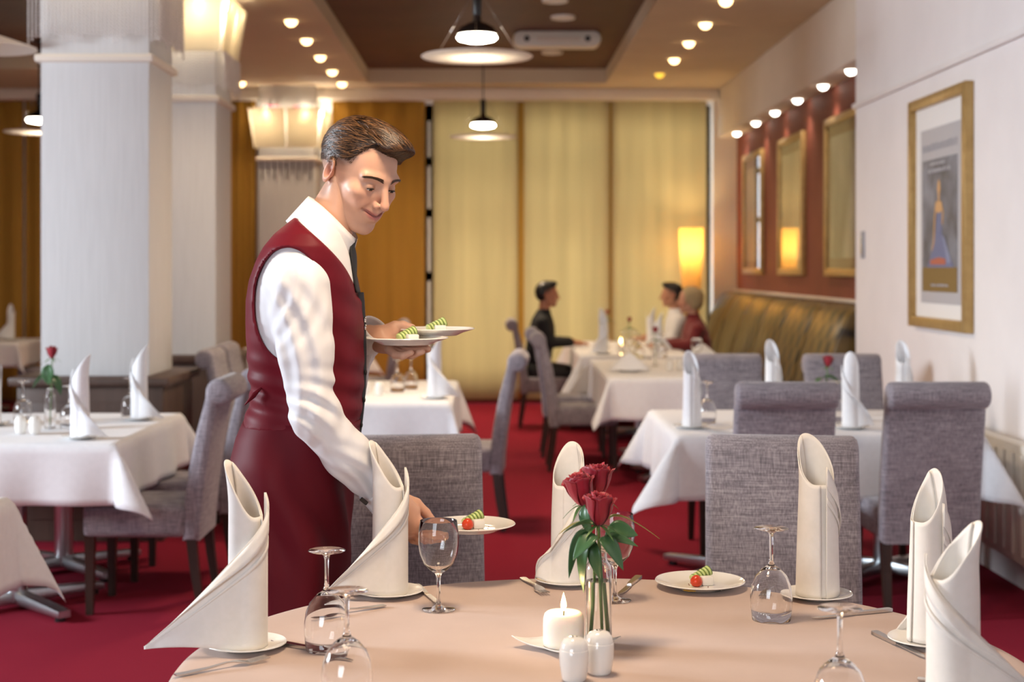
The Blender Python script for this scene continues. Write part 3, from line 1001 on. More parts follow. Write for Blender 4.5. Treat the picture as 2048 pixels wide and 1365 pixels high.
CH0 = chair_proto()
CHAIRS = [  # x, y, rz, label
    (-0.215, 3.99, 0.10, 'grey fabric chair at the round table, right behind the waiter\'s outstretched hand'),
    (0.785, 3.98, -0.13, 'grey fabric chair at the round table, behind the tomato plate'),
    (1.235, 6.62, PI, 'grey roll-back chair seen from behind at the right table, left one'),
    (1.86, 6.62, PI + 0.03, 'grey roll-back chair seen from behind at the right table, nearest the wall'),
    (1.28, 8.02, 0.0, 'grey chair facing the camera at the right table, far side, left one'),
    (1.94, 8.02, 0.0, 'grey chair facing the camera at the right table, far side, behind the single rose'),
    (-1.50, 6.66, -PI / 2, 'grey roll-back chair in side view at the left table, nearest one left of waiter'),
    (-1.47, 7.34, -PI / 2, 'grey roll-back chair at the left table half hidden behind the waiter\'s back'),
    (-1.36, 8.95, PI / 2, 'grey roll-back chair beside the pillar plinth, nearer of the pair facing right'),
    (-1.38, 9.58, PI / 2, 'grey roll-back chair beside the pillar plinth, farther of the pair facing right'),
    (-0.17, 8.72, -PI / 2 - 0.06, 'grey roll-back chair in side view right of the waiter\'s plates, facing left'),
    (0.66, 11.2, PI / 2, 'grey-brown chair in side view at the long table, nearest one facing right'),
    (0.64, 12.0, PI / 2, 'grey-brown chair in side view at the long table, just behind the nearest one'),
    (0.50, 14.1, PI / 2, 'chair on which the man in black sits'),
    (-4.55, 15.4, -PI / 2, 'dark chair at the small table in the far left corner, beside the pillar'),
    (-5.35, 14.55, PI, 'dark chair in front of the small far left table at the picture edge'),
    (-1.15, 13.9, -PI / 2, 'dark chair far back, its rolled top seen above the waiter\'s left hand'),
    (-2.35, 13.5, PI / 2, 'dark chair far back, seen just left of the waiter\'s back'),
]
first = True
for (x, y, rz, lab) in CHAIRS:
    if first:
        CH0.location = (x, y, 0); CH0.rotation_euler = (0, 0, rz); CH0['label'] = lab
        first = False
    else:
        dup(CH0, (x, y, 0), rz, lab)

# ================================================================== tableware prototypes
def plate_me(r, h=0.018):
    return lathe_me([(0, 0.002), (r * 0.5, 0.002), (r * 0.56, 0.0), (r * 0.60, 0.002), (r * 0.72, h * 0.45), (r * 0.97, h * 0.92), (r, h), (r * 0.985, h + 0.002),
                     (r * 0.95, h * 0.98), (r * 0.72, h * 0.6), (r * 0.60, 0.0065), (r * 0.5, 0.0055), (0, 0.0055)], 56, auto=60)

PL_SIDE = plate_me(0.08, 0.012)
PL_DESS = plate_me(0.105, 0.017)

def glass_me():
    o = [(0.0, 0.0), (0.034, 0.0), (0.0365, 0.0015), (0.034, 0.003), (0.016, 0.0055), (0.006, 0.011), (0.0042, 0.02), (0.004, 0.05), (0.0045, 0.07),
         (0.008, 0.080), (0.020, 0.088), (0.033, 0.102), (0.041, 0.122), (0.0445, 0.145), (0.044, 0.17), (0.0405, 0.195), (0.0403, 0.1958),
         (0.0397, 0.195), (0.0432, 0.17), (0.0436, 0.145), (0.0398, 0.123), (0.032, 0.104), (0.019, 0.0905), (0.006, 0.085), (0.0, 0.084)]
    return lathe_me(o, 40, auto=80)
GLASS = glass_me()

def napkin(root_name, lab, loc, rz, m_, H_=0.33, R=0.034, tail=0.24, mir=1, group=None, peak=0.0):
    """table napkin folded to an upright pointed roll with a tail that fans out over the plate;
    the tail points to -x (mir=1) or +x, the opening faces -y"""
    g = thing(root_name, lab, 'napkin', loc, rz, group)
    def roll(u, v, turns=1.42, r0=R, r1=R * 0.86, inner=False):
        a = -PI / 2 + mir * (u * turns * 2 * PI - 0.55 * PI) + peak
        r = r0 + (r1 - r0) * u
        # leaf-shaped tip: highest on the back of the roll, edge runs down both ways
        d = abs(((u * turns + 0.02) % 1.0) - 0.5) * 2          # 0 at the back, 1 at the front
        top = H_ * (1.0 - 0.30 * (1 - math.cos(min(d * 1.15, 1) * PI)) / 2)
        s = 1.0 + 0.10 * (1 - v) - 0.06 * v * v                 # slightly wider foot
        z = v * top
        rr_ = r * s * (1 + 0.03 * math.sin(3 * a + 4 * v))
        tip = max(0.0, (z - 0.72 * H_) / (0.28 * H_)) 
        x, y = rr_ * math.cos(a), rr_ * math.sin(a)
        return (x - mir * 0.012 * tip * tip, y + 0.004 * tip, z)
    obj('roll', grid_me(lambda u, v: roll(u, v), 72, 26, 0.0022), m_, g)
    # wrap: comes round the back, crosses the front of the roll and runs out as a tail
    def wrapf(u, v, off=0.0, vlo=0.0):
        Rw = R * 1.13 + off
        L1 = PI * 0.72 * Rw                    # length lying against the roll
        L = L1 + tail
        s = u * L
        if s < L1:
            a = 0.18 * PI - s / Rw             # from the back right round the front to the left
            x, y = Rw * math.cos(a), Rw * math.sin(a)
            k = 0.0
        else:
            a = 0.18 * PI - L1 / Rw
            tx, ty = math.sin(a), -math.cos(a)
            e = s - L1
            k = e / tail
            x = Rw * math.cos(a) + tx * e
            y = Rw * math.sin(a) + ty * e - 0.02 * math.sin(PI * k)
        top = H_ * 0.80 * (1 - u) ** 1.08 + 0.006
        z = (vlo + (1 - vlo) * v) * top
        # belly: the lower part of the fold swells outwards
        sw = (1 - v) * 0.012 * math.sin(PI * min(u * 1.05, 1))
        y -= sw
        lift = 0.012 * math.sin(PI * k) * (1 - v)
        return (mir * x, y, z + lift)
    obj('wrap', grid_me(lambda u, v: wrapf(u, v), 60, 14, 0.0022), m_, g)
    obj('hem', grid_me(lambda u, v: wrapf(u, v, 0.0032, 0.84), 60, 4, 0.0015), m_, g)
    obj('hem', grid_me(lambda u, v: wrapf(u, 0.72 + 0.05 * v, 0.0028), 60, 3, 0.0008), m_, g)
    return g

def place_setting(x, y, lab_n, lab_p, rz=0.0, m_='napkin_cloth', z=H, tail=0.24, mir=1, H_=0.33, R=0.034, peak=0.0, plate=0.08):
    p = obj('side_plate', PL_SIDE.copy() if plate == 0.08 else plate_me(plate, 0.012), 'porcelain', loc=(x, y, z + 0.0005))
    tag(p, lab_p, 'plate', 'side plates under the napkins')
    return napkin('folded_napkin', lab_n, (x, y, z + 0.0075), rz, m_, H_, R, tail, mir, 'folded napkins', peak)

def wineglass(x, y, lab, inv=True, z=H, group='upturned wine glasses', s=1.0):
    o = obj('wine_glass', GLASS, 'glass')
    o.scale = (s,) * 3
    if inv:
        o.rotation_euler = (PI, 0, 0)
        o.location = (x, y, z + 0.196 * s + 0.0002)
    else:
        o.location = (x, y, z + 0.0005)
    return tag(o, lab, 'glass', group)

# --- settings on the round table
SET = [  # x, y, rz, tail, mirror, height, radius, napkin label, plate label, peak
    (-0.485, 2.95, 0.10, 0.19, 1, 0.362, 0.036, 'tall cream napkin at the left, its long tail hanging off the round table', 'side plate under the leftmost napkin of the round table', 2.95),
    (-0.238, 3.43, 0.05, 0.14, 1, 0.345, 0.038, 'cream napkin in front of the waiter\'s cuff, its tail running left', 'side plate under the napkin in front of the waiter\'s cuff', 3.0),
    (0.180, 3.555, -0.75, 0.06, 1, 0.325, 0.042, 'cream napkin standing behind the three red roses', 'side plate under the napkin behind the red roses', 2.1),
    (0.735, 3.40, 2.4, 0.07, -1, 0.362, 0.041, 'cream napkin in front of the chair behind the tomato plate', 'side plate under the napkin right of the tomato plate', 2.16),
    (0.868, 2.985, 2.6, 0.07, -1, 0.340, 0.036, 'cream napkin near the right edge of the round table, second from right', 'side plate under the second napkin from the right', 0.7),
    (0.775, 2.52, 0.1, 0.16, -1, 0.315, 0.040, 'rightmost cream napkin, nearest the camera at the picture edge', 'side plate under the rightmost napkin', 2.9),
]
for (x, y, rz, tl, mi, hh, R, ln, lp, pk) in SET:
    place_setting(x, y, ln, lp, rz, 'napkin_cloth', H, tl, mi, hh, R, pk)

wineglass(-0.118, 3.28, 'upright wine glass in front of the plate the waiter sets down', False, group='upright wine glasses')
wineglass(0.275, 3.37, 'upright wine glass half hidden behind the rose vase', False, group='upright wine glasses')
wineglass(-0.325, 2.94, 'upturned wine glass right of the leftmost napkin, the farther of two')
wineglass(-0.25, 2.575, 'upturned wine glass at the lower picture edge left of the candle')
wineglass(0.593, 3.19, 'upturned wine glass right of the tomato plate')
wineglass(0.565, 2.44, 'upturned wine glass at the lower picture edge right of the shakers')

# --- cutlery
def blade_me(outline, thick, curve):
    """flat outline (x along the length, y across) given thickness and a gentle side curve z = curve(x)"""
    n = len(outline)
    vs = [(x, y, curve(x) + thick / 2) for x, y in outline] + [(x, y, curve(x) - thick / 2) for x, y in outline]
    fs = [tuple(range(n)), tuple(range(2 * n - 1, n - 1, -1))]
    for i in range(n):
        j = (i + 1) % n
        fs.append((i, i + n, j + n, j))
    me = mesh_from(vs, fs)
    bm = bmesh.new(); bm.from_mesh(me)
    bmesh.ops.recalc_face_normals(bm, faces=bm.faces)
    bmesh.ops.triangulate(bm, faces=[f for f in bm.faces if len(f.verts) > 4])
    bm.to_mesh(me); bm.free()
    me.polygons.foreach_set('use_smooth', [True] * len(me.polygons))
    me.set_sharp_from_angle(angle=math.radians(40))
    return me

def handle_outline(L, w0, w1, n=10):
    up = [(L * i / n, w0 + (w1 - w0) * (i / n) ** 1.3) for i in range(n + 1)]
    return up

def fork_mes():
    h = []
    pts_up = [(0.0, 0.006), (0.004, 0.0085), (0.03, 0.0085), (0.07, 0.005), (0.105, 0.0032), (0.118, 0.004), (0.128, 0.009), (0.138, 0.0125), (0.15, 0.0125)]
    handle = [(x, y) for x, y in pts_up] + [(x, -y) for x, y in pts_up[::-1]]
    cv = lambda x: 0.004 + 0.010 * max(0, 1 - ((x - 0.115) / 0.03) ** 2) * (1 if x > 0.085 else 0) - 0.006 * max(0, (x - 0.165) / 0.03)
    cz = lambda x: 0.003 + 0.006 * math.sin(min(max((x - 0.06) / 0.09, 0), 1) * PI)
    ho = blade_me(handle, 0.0022, cz)
    tines = []
    for k in range(4):
        yc = -0.0098 + k * 0.00653
        o = [(0.149, yc - 0.0022), (0.185, yc - 0.0018), (0.192, yc - 0.0006), (0.192, yc + 0.0006), (0.185, yc + 0.0018), (0.149, yc + 0.0022)]
        tines.append(blade_me(o, 0.0018, lambda x: 0.003 + 0.004 * ((x - 0.149) / 0.043) ** 1.5))
    return ho, tines
FORK = fork_mes()
KN_H = blade_me([(0.0, 0.006), (0.004, 0.0085), (0.05, 0.0075), (0.095, 0.0055), (0.10, 0.005), (0.10, -0.005), (0.095, -0.0055), (0.05, -0.0075), (0.004, -0.0085), (0, -0.006)], 0.006, lambda x: 0.0035)
KN_B = blade_me([(0.099, 0.0048), (0.11, 0.0085), (0.16, 0.0095), (0.19, 0.007), (0.205, 0.001), (0.204, -0.0015), (0.19, -0.0035), (0.11, -0.004), (0.099, -0.004)], 0.0018, lambda x: 0.0030)

def fork(x, y, rz, lab):
    g = thing('fork', lab, 'fork', (x, y, H + 0.0012), rz, 'forks on the round table')
    obj('handle', FORK[0], 'steel', g)
    for t_ in FORK[1]:
        obj('tine', t_, 'steel', g)
    return g

def knife(x, y, rz, lab):
    g = thing('knife', lab, 'knife', (x, y, H + 0.0012), rz, 'knives on the round table')
    obj('handle', KN_H, 'steel', g)
    obj('blade', KN_B, 'steel', g)
    return g

def gp(px, py):
    v = (py - 535)
    Y = 0.745 * FPX / v
    return ((px - 985) * Y / FPX, Y)

def lay(fn, p0, p1, lab):
    """handle end at p0, pointing to p1"""
    a, b = gp(*p0), gp(*p1)
    return fn(a[0], a[1], math.atan2(b[1] - a[1], b[0] - a[0]), lab)

lay(fork, (350, 1350), (562, 1312), 'fork at the lower left in front of the leftmost napkin')
lay(knife, (545, 1283), (640, 1300), 'knife between the leftmost napkin and the upturned glasses')
lay(fork, (770, 1210), (697, 1222), 'fork in front of the napkin below the waiter\'s cuff')
lay(knife, (832, 1170), (880, 1212), 'knife pointing at the foot of the upright wine glass')
lay(fork, (1045, 1155), (1085, 1184), 'fork left of the napkin behind the roses')
lay(knife, (1278, 1153), (1228, 1195), 'knife right of the rose vase')
lay(fork, (1545, 1160), (1512, 1212), 'fork seen through the upturned glass right of the tomato plate')
lay(knife, (1782, 1219), (1605, 1238), 'knife in front of the napkin right of the tomato plate')
lay(knife, (1748, 1264), (1800, 1290), 'knife tip showing left of the second napkin from the right')
lay(fork, (1835, 1357), (1900, 1363), 'fork at the lower edge left of the rightmost napkin')

# --- candle on its dish, shakers
g = thing('candle_dish', 'small square-ish curved white dish under the lit candle', 'dish', (0.145, 2.955, H))
def dishf(u, v):
    x, y = (u - 0.5) * 2, (v - 0.5) * 2
    r = max(abs(x), abs(y))
    c_ = (abs(x) * abs(y))
    return (0.062 * x * (1 + 0.22 * c_), 0.062 * y * (1 + 0.22 * c_), 0.002 + 0.010 * r ** 4 + 0.012 * c_ ** 3)
obj('dish', grid_me(dishf, 25, 25, 0.0018), 'porcelain', g, rot=(0, 0, 0.75))
g = thing('candle', 'lit squat white pillar candle beside the rose vase', 'candle', (0.140, 2.955, H + 0.0028))
rC = 0.0405
obj('body', lathe_me([(0, 0), (rC * 0.9, 0), (rC * 0.98, 0.004), (rC, 0.012), (rC, 0.045), (rC * 0.99, 0.056), (rC * 0.93, 0.064), (rC * 0.82, 0.068), (rC * 0.7, 0.067), (rC * 0.35, 0.062), (0, 0.061)], 48, auto=80), 'wax', g)
obj('wick', tube_me([(0, 0, 0.058), (0.001, 0, 0.074)], 0.0012, 6), 'wick', g)
obj('flame', lathe_me([(0, 0.070), (0.003, 0.072), (0.0055, 0.078), (0.0055, 0.084), (0.0035, 0.094), (0.0012, 0.102), (0, 0.106)], 16), 'flame', g)
l = bpy.data.lights.new('candle_light', 'POINT'); l.energy = 0.25; l.color = (1, 0.62, 0.28); l.shadow_soft_size = 0.008
lo = bpy.data.objects.new('candle_light', l); COL.objects.link(lo); lo.parent = g; lo.location = (0, 0, 0.112)

SH_B = lathe_me([(0, 0), (0.020, 0), (0.0225, 0.004), (0.0265, 0.03), (0.0272, 0.045), (0.0268, 0.056), (0.0262, 0.0575)], 40, auto=80)
SH_T = lathe_me([(0.0262, 0.0572), (0.0258, 0.059), (0.024, 0.068), (0.018, 0.076), (0.009, 0.0795), (0, 0.080)], 40, auto=80)
SH_H = lathe_me([(0, 0.0), (0.0016, 0.0), (0.0016, 0.0006), (0, 0.0006)], 8)
def shaker(x, y, lab, z=H, holes=3):
    g = thing('shaker', lab, 'shaker', (x, y, z + 0.0003), 0, 'white salt and pepper shakers')
    obj('body', SH_B, 'porcelain', g)
    c_ = obj('top', SH_T, 'porcelain', g)
    for k in range(holes):
        a = k * 2 * PI / holes
        obj('hole', SH_H, 'wick', c_, loc=(0.005 * math.cos(a), 0.005 * math.sin(a), 0.0797))
    return g
shaker(0.148, 2.72, 'white shaker nearest the camera, in front of the candle')
shaker(0.197, 2.768, 'white shaker just right of the candle, at the vase foot', holes=5)

# --- vase with three roses
mat('leaf_green', (0.045, 0.12, 0.045), 0.35, spec=0.5)
mat('leaf_olive', (0.22, 0.20, 0.035), 0.4)
mat('stem_green', (0.10, 0.20, 0.05), 0.45)
m = noisy('rose_petal', (0.22, 0.003, 0.010), (0.36, 0.008, 0.028), 22, 0.5, 0.1, 0.001, sheen=0.15)
VX, VY = 0.21, 2.97
def vase(x, y, lab, z=H, s=1.0, group=None):
    g = thing('glass_vase', lab, 'vase', (x, y, z + 0.0003), 0, group)
    g.scale = (s, s, s)
    obj('glass_body', lathe_me([(0, 0), (0.024, 0), (0.0262, 0.003), (0.0265, 0.15), (0.025, 0.160), (0.0185, 0.168), (0.0165, 0.174), (0.0165, 0.186), (0.020, 0.194), (0.0185, 0.195),
                          (0.0148, 0.186), (0.0148, 0.174), (0.017, 0.1665), (0.0235, 0.158), (0.0249, 0.15), (0.0246, 0.009), (0.022, 0.006), (0, 0.006)], 40, auto=80), 'glass', g)
    return g
v1 = vase(VX, VY, 'clear bottle-shaped glass vase with three roses on the round table', group='bud vases')
obj('water', lathe_me([(0, 0.0065), (0.0242, 0.0095), (0.0245, 0.128), (0.0238, 0.1295), (0, 0.129)], 32, auto=60), 'water', v1)

def leaf_me(L, W_, curl, droop, fold=0.25):
    def fn(u, v):
        s = (u - 0.5) * 2
        w = W_ * math.sin(PI * min(0.04 + 0.96 * v, 1)) ** 0.8 * (1 - 0.25 * v)
        x = v * L
        z = -droop * v * v * L + fold * abs(s) * w + 0.05 * L * math.sin(v * 5) * curl
        return (x, s * w, z)
    return grid_me(fn, 7, 10, 0.0007)

def rose(loc, bloom, size, tilt, lab, group, leaves=(), petals=15, seedv=0, stem_mid=None, z_foot=0.0, sepals=True, stem_r=0.0028):
    """a rose: loc = stem foot, bloom = world position of the bloom's base"""
    r_ = random.Random(seedv)
    g = thing('rose', lab, 'rose', loc, 0, group)
    b = Vector(bloom) - Vector(loc)
    mid = Vector(stem_mid) - Vector(loc) if stem_mid else b * 0.5
    path = []
    for k in range(13):
        t_ = k / 12
        path.append((1 - t_) ** 2 * Vector((0, 0, 0)) + 2 * t_ * (1 - t_) * mid + t_ * t_ * b)
    obj('stem', tube_me(path, [stem_r] * 13, 8), 'stem_green', g)
    ax = (Vector(tilt)).normalized()
    q = Vector((0, 0, 1)).rotation_difference(ax)
    for k in range(petals):
        ring = k / (petals - 1)                         # 0 inner .. 1 outer
        rad = size * (0.14 + 0.27 * ring)
        hgt = size * (1.02 - 0.14 * ring + r_.uniform(-0.04, 0.04))
        a0 = k * 2.4 + r_.uniform(-0.2, 0.2)
        wid = 1.35 - 0.25 * ring
        open_ = 0.02 + 0.42 * ring ** 2.6
        def fn(u, v, rad=rad, hgt=hgt, a0=a0, wid=wid, open_=open_, ring=ring, pz=r_.uniform(0, 6)):
            s = (u - 0.5) * 2
            ww = wid * (0.45 + 0.65 * math.sin(min(v * 1.1, 1) * PI / 2))
            a = a0 + s * ww * 0.62
            belly = math.sin(min(v, 1) * PI * 0.62) ** 0.7
            rr_ = rad * (0.10 + 0.90 * belly) * (1 + 0.12 * v * v * open_)
            lip = max(0, v - 0.78) / 0.22
            rr_ += size * lip * lip * (0.03 + 0.20 * open_)
            rr_ += size * 0.015 * math.sin(9 * s + pz) * v * v
            z = hgt * v * (1 - 0.10 * s * s) - size * lip * lip * 0.07 * open_ + size * 0.012 * math.sin(13 * s + pz) * v
            p = Vector((rr_ * math.cos(a), rr_ * math.sin(a), z))
            return q @ p + b
        obj('petal', grid_me(fn, 11, 10, 0.0006), 'rose_petal', g)
    if sepals:
        for k in range(5):
            a = k * 2 * PI / 5 + 0.3
            me = leaf_me(size * 0.55, size * 0.07, 0.3, 0.9, 0.3)
            o = obj('sepal', me, 'stem_green', g, loc=b)
            o.rotation_mode = 'QUATERNION'
            o.rotation_quaternion = q @ Matrix.Rotation(a, 3, 'Z').to_quaternion() @ Matrix.Rotation(-0.35, 3, 'Y').to_quaternion()
    for (p, L, W_, yaw, pitch, roll, droop, mm) in leaves:
        o = obj('leaf', leaf_me(L, W_, 0.5, droop), mm, g, loc=Vector(p) - Vector(loc))
        o.rotation_euler = (roll, -pitch, yaw)
    return g

foot = lambda dx, dy: (VX + dx, VY + dy, H + 0.010)
LF = 'leaf_green'
rose(foot(-0.012, 0.004), at(1167, 1014, 2.965), 0.068, (-0.20, -0.05, 1), 'left red rose of the three in the vase, tilted left', 'three roses in the foreground vase', [
    (at(1172, 1010, 2.94), 0.058, 0.017, -1.9, -0.95, 0.6, 0.5, LF), (at(1180, 1048, 2.95), 0.055, 0.012, PI + 0.2, 0.35, 0.2, 0.7, 'leaf_olive'),
    (at(1178, 1060, 2.94), 0.075, 0.018, PI - 0.5, -0.6, 0.5, 0.9, LF)], seedv=1, stem_mid=(VX + 0.002, VY, H + 0.2))
rose(foot(0.014, 0.008), at(1193, 998, 3.0), 0.070, (0.06, 0.05, 1), 'highest red rose of the three in the vase, widely opened', 'three roses in the foreground vase', [
    (at(1215, 1040, 2.99), 0.07, 0.016, 0.2, 0.55, 0.0, 1.3, 'leaf_olive'), (at(1215, 1060, 2.97), 0.055, 0.022, -0.3, 0.1, 0.9, 0.5, LF)], seedv=2, stem_mid=(VX + 0.003, VY + 0.003, H + 0.2))
rose(foot(0.006, -0.012), at(1197, 1054, 2.92), 0.068, (0.04, -0.05, 1), 'lowest red rose of the three, in front', 'three roses in the foreground vase', [
    (at(1182, 1075, 2.93), 0.078, 0.017, PI + 0.5, -0.75, -0.3, 1.1, LF), (at(1190, 1085, 2.93), 0.06, 0.016, -1.9, -1.0, 0.2, 0.8, LF), (at(1205, 1080, 2.93), 0.06, 0.017, -0.25, 0.3, 0.5, 0.6, LF),
    (at(1212, 1072, 2.95), 0.05, 0.02, 0.3, 0.3, 0.6, 0.6, LF),
    (at(1200, 1078, 2.90), 0.055, 0.022, -0.7, -0.2, 0.3, 0.9, LF), (at(1192, 1072, 2.90), 0.05, 0.021, -2.4, 0.0, -0.3, 0.9, LF), (at(1188, 1052, 2.91), 0.045, 0.019, PI - 0.2, 0.5, 0.5, 1.0, LF)], seedv=3, stem_mid=(VX, VY - 0.003, H + 0.2))

# --- plated starters
mat('tomato', (0.62, 0.06, 0.02), 0.25, sss=0.2)
mat('tomato_flesh', (0.72, 0.16, 0.08), 0.3, sss=0.2)
mat('cucumber_skin', (0.10, 0.22, 0.03), 0.4)
mat('cucumber_flesh', (0.56, 0.66, 0.26), 0.35, sss=0.2)
mat('cheese', (0.85, 0.82, 0.76), 0.5)
mat('herb_dark', (0.02, 0.025, 0.02), 0.6)
mat('sauce_yellow', (0.75, 0.42, 0.03), 0.35)
mat('pepper_crumb', (0.18, 0.03, 0.02), 0.7)
SLICE = lathe_me([(0, -0.0028), (0.0115, -0.0028), (0.0122, -0.002), (0.0122, 0.002), (0.0115, 0.0028), (0, 0.0028)], 18)
SLICE_SKIN = lathe_me([(0.0118, 0.0022), (0.0128, 0.0022), (0.0128, 0.0032), (0.0118, 0.0032)], 18, closed=True)
def starter(loc, rz, labs, tomato=True, tilt=(0, 0)):
    """a dessert plate with its bite-size starter; food items are things of their own"""
    rot = (tilt[0], tilt[1], rz)
    M = Matrix.Translation(loc) @ Matrix.Rotation(rz, 4, 'Z') @ Matrix.Rotation(tilt[1], 4, 'Y') @ Matrix.Rotation(tilt[0], 4, 'X')
    p = obj('plate', PL_DESS, 'porcelain')
    p.matrix_world = M
    tag(p, labs[0], 'plate', 'starter plates')
    def put(o, x, y, z, r=(0, 0, 0)):
        o.matrix_world = M @ Matrix.Translation((x, y, z)) @ Matrix.Rotation(r[2], 4, 'Z') @ Matrix.Rotation(r[1], 4, 'Y') @ Matrix.Rotation(r[0], 4, 'X')
        return o
    zf = 0.0057
    put(tag(obj('cheese_cube', box_me(-0.014, 0.014, -0.012, 0.012, 0, 0.02, 0.003, 2), 'cheese'), labs[1], 'cheese', 'cheese cubes'), 0.016, 0.0, zf, (0, 0, 0.1))
    g = thing('cucumber_fan', labs[2], 'cucumber', (0, 0, 0), 0, 'cucumber fans')
    for k in range(6):
        sl = obj('slice', SLICE, 'cucumber_flesh', g, loc=(k * 0.0082, 0, 0.011 + k * 0.0034), rot=(0, 1.15, 0))
        obj('skin', SLICE_SKIN, 'cucumber_skin', sl)
    put(g, -0.012, 0.016, zf - 0.001, (0, 0, 0.35))
    if tomato:
        me = lathe_me([(0, 0), (0.009, 0.001), (0.0135, 0.007), (0.014, 0.013), (0.011, 0.021), (0.005, 0.026), (0, 0.027)], 20)
        put(tag(obj('cherry_tomato', me, 'tomato'), labs[3], 'tomato', 'cherry tomatoes'), -0.013, -0.010, zf, (0.2, 0.1, 0))
    for k in range(7):
        a, d = random.uniform(0, 6.28), random.uniform(0.025, 0.05)
        o = obj('pepper_crumb', box_me(-0.0012, 0.0012, -0.001, 0.001, 0, 0.0014, 0.0003, 1), 'pepper_crumb', p)
        o.location = (d * math.cos(a), d * math.sin(a), zf)
    return p

pp = gp(1400, 1172)
starter((pp[0], pp[1], H + 0.0006), 0.1, ('white plate with tomato starter lying on the round table', 'white cheese cube on the plate lying on the table', 'fan of cucumber slices on the plate lying on the table', 'cherry tomato on the plate lying on the table'))
def splash(name, lab, px, py, m_, pts, cat):
    x, y = gp(px, py)
    o = obj(name, extrude_me([(a, b) for a, b in pts], 0, 0.0015), m_)
    for v in o.data.vertices:
        v.co = Vector((v.co.y, v.co.z, v.co.x))
    o.data.flip_normals()
    o.location = (x, y, H + 0.0075)
    return tag(o, lab, cat)
splash('mustard_dab', 'yellow sauce dab in front of the cherry tomato on the table plate', 1382, 1184, 'sauce_yellow', [(0.015 * math.cos(k * PI / 8) * (1 + 0.25 * (k % 2)), 0.010 * math.sin(k * PI / 8) * (1 + 0.25 * (k % 2))) for k in range(16)], 'sauce')
splash('balsamic_streak', 'dark balsamic streak in front of the cheese on the table plate', 1426, 1185, 'herb_dark', [(-0.022, -0.001), (-0.005, -0.002), (0.008, -0.004), (0.018, 0.0), (0.012, 0.004), (0.0, 0.003), (-0.01, 0.001)], 'sauce')

# --- settings on the other tables
def far_set(x, y, ln, lp, rz=0.0, mir=1, tail=0.16, hh=0.33, m_='white_napkin', peak=None):
    if peak is None:
        peak = 1.8 if mir == 1 else 2.6
    place_setting(x, y, ln, lp, rz, m_, H + 0.003, tail, mir, hh, 0.036, peak, plate=0.085)
HZ = H + 0.004
# left table
far_set(-1.80, 6.55, 'white napkin at the front right corner of the left table', 'plate under the front right napkin of the left table', 0.0, -1, 0.12, 0.36)
far_set(-1.73, 7.35, 'white napkin at the far right corner of the left table', 'plate under the far right napkin of the left table', 0.0, -1, 0.12, 0.36)
far_set(-2.37, 7.1, 'white napkin cut by the left picture edge on the left table', 'plate under the napkin at the left picture edge', 0.0, 1, 0.02, 0.34, peak=2.5)
wineglass(-2.27, 7.25, 'upturned wine glass beside the napkin at the left picture edge', z=HZ)
wineglass(-1.96, 6.95, 'upturned wine glass behind the front napkin of the left table', z=HZ)
wineglass(-1.80, 7.45, 'upturned wine glass next to the far napkin of the left table', z=HZ)
v2 = vase(-2.05, 6.95, 'glass vase with a single rose on the left table', HZ, 0.95, 'bud vases')
rose((-2.05, 6.95, HZ + 0.01), (-2.04, 6.95, 1.075), 0.06, (0, 0, 1), 'single red rose in the vase on the left table', 'single roses', [
    ((-2.04, 6.93, 1.0), 0.08, 0.03, -0.3, -0.5, 0.3, 0.8, LF), ((-2.05, 6.93, 1.05), 0.09, 0.034, -1.6, -1.2, 0, 0.3, LF), ((-2.06, 6.95, 1.0), 0.08, 0.025, 3.0, -0.2, 0.3, 0.6, LF)], petals=10, seedv=5)
shaker(-2.05, 6.72, 'white shaker in front of the rose vase on the left table, right one', HZ)
shaker(-2.12, 6.74, 'white shaker in front of the rose vase on the left table, left one', HZ)
# right table
far_set(0.925, 6.98, 'white napkin at the left front of the right table', 'plate under the left front napkin of the right table', 2.2, -1, 0.10, 0.35, peak=2.2)
far_set(1.66, 6.95, 'white napkin between the two chairs seen from behind', 'plate under the napkin between the two chairs seen from behind', 0.3, -1, 0.10, 0.35, peak=0.5)
far_set(1.43, 7.66, 'white napkin standing in front of the sofa, behind the left chair seen from behind', 'plate under the napkin behind the left chair seen from behind', 2.2, -1, 0.10, 0.37, peak=2.2)
far_set(2.08, 7.60, 'white napkin nearest the white wall on the right table', 'plate under the napkin nearest the white wall', 2.2, -1, 0.08, 0.37, peak=2.0)
wineglass(1.03, 7.2, 'upturned wine glass beside the left front napkin of the right table', z=HZ)
wineglass(1.66, 7.25, 'upturned wine glass behind the napkin between the two chairs', z=HZ)
v3 = vase(1.66, 7.5, 'glass vase with a single rose on the right table', HZ, 0.95, 'bud vases')
rose((1.66, 7.5, HZ + 0.01), (1.675, 7.5, 1.0), 0.06, (0.1, 0, 1), 'single red rose in front of the far right chair', 'single roses', [
    ((1.66, 7.48, 0.95), 0.08, 0.03, -0.3, 0.2, 0.3, 0.8, LF), ((1.66, 7.48, 0.95), 0.08, 0.03, -2.6, 0.1, 0.3, 0.6, LF)], petals=10, seedv=6)
x_, y_ = gp(1425, 855)
fork(0.99, 6.86, -0.6, 'fork beside the left front napkin of the right table').location.z = HZ
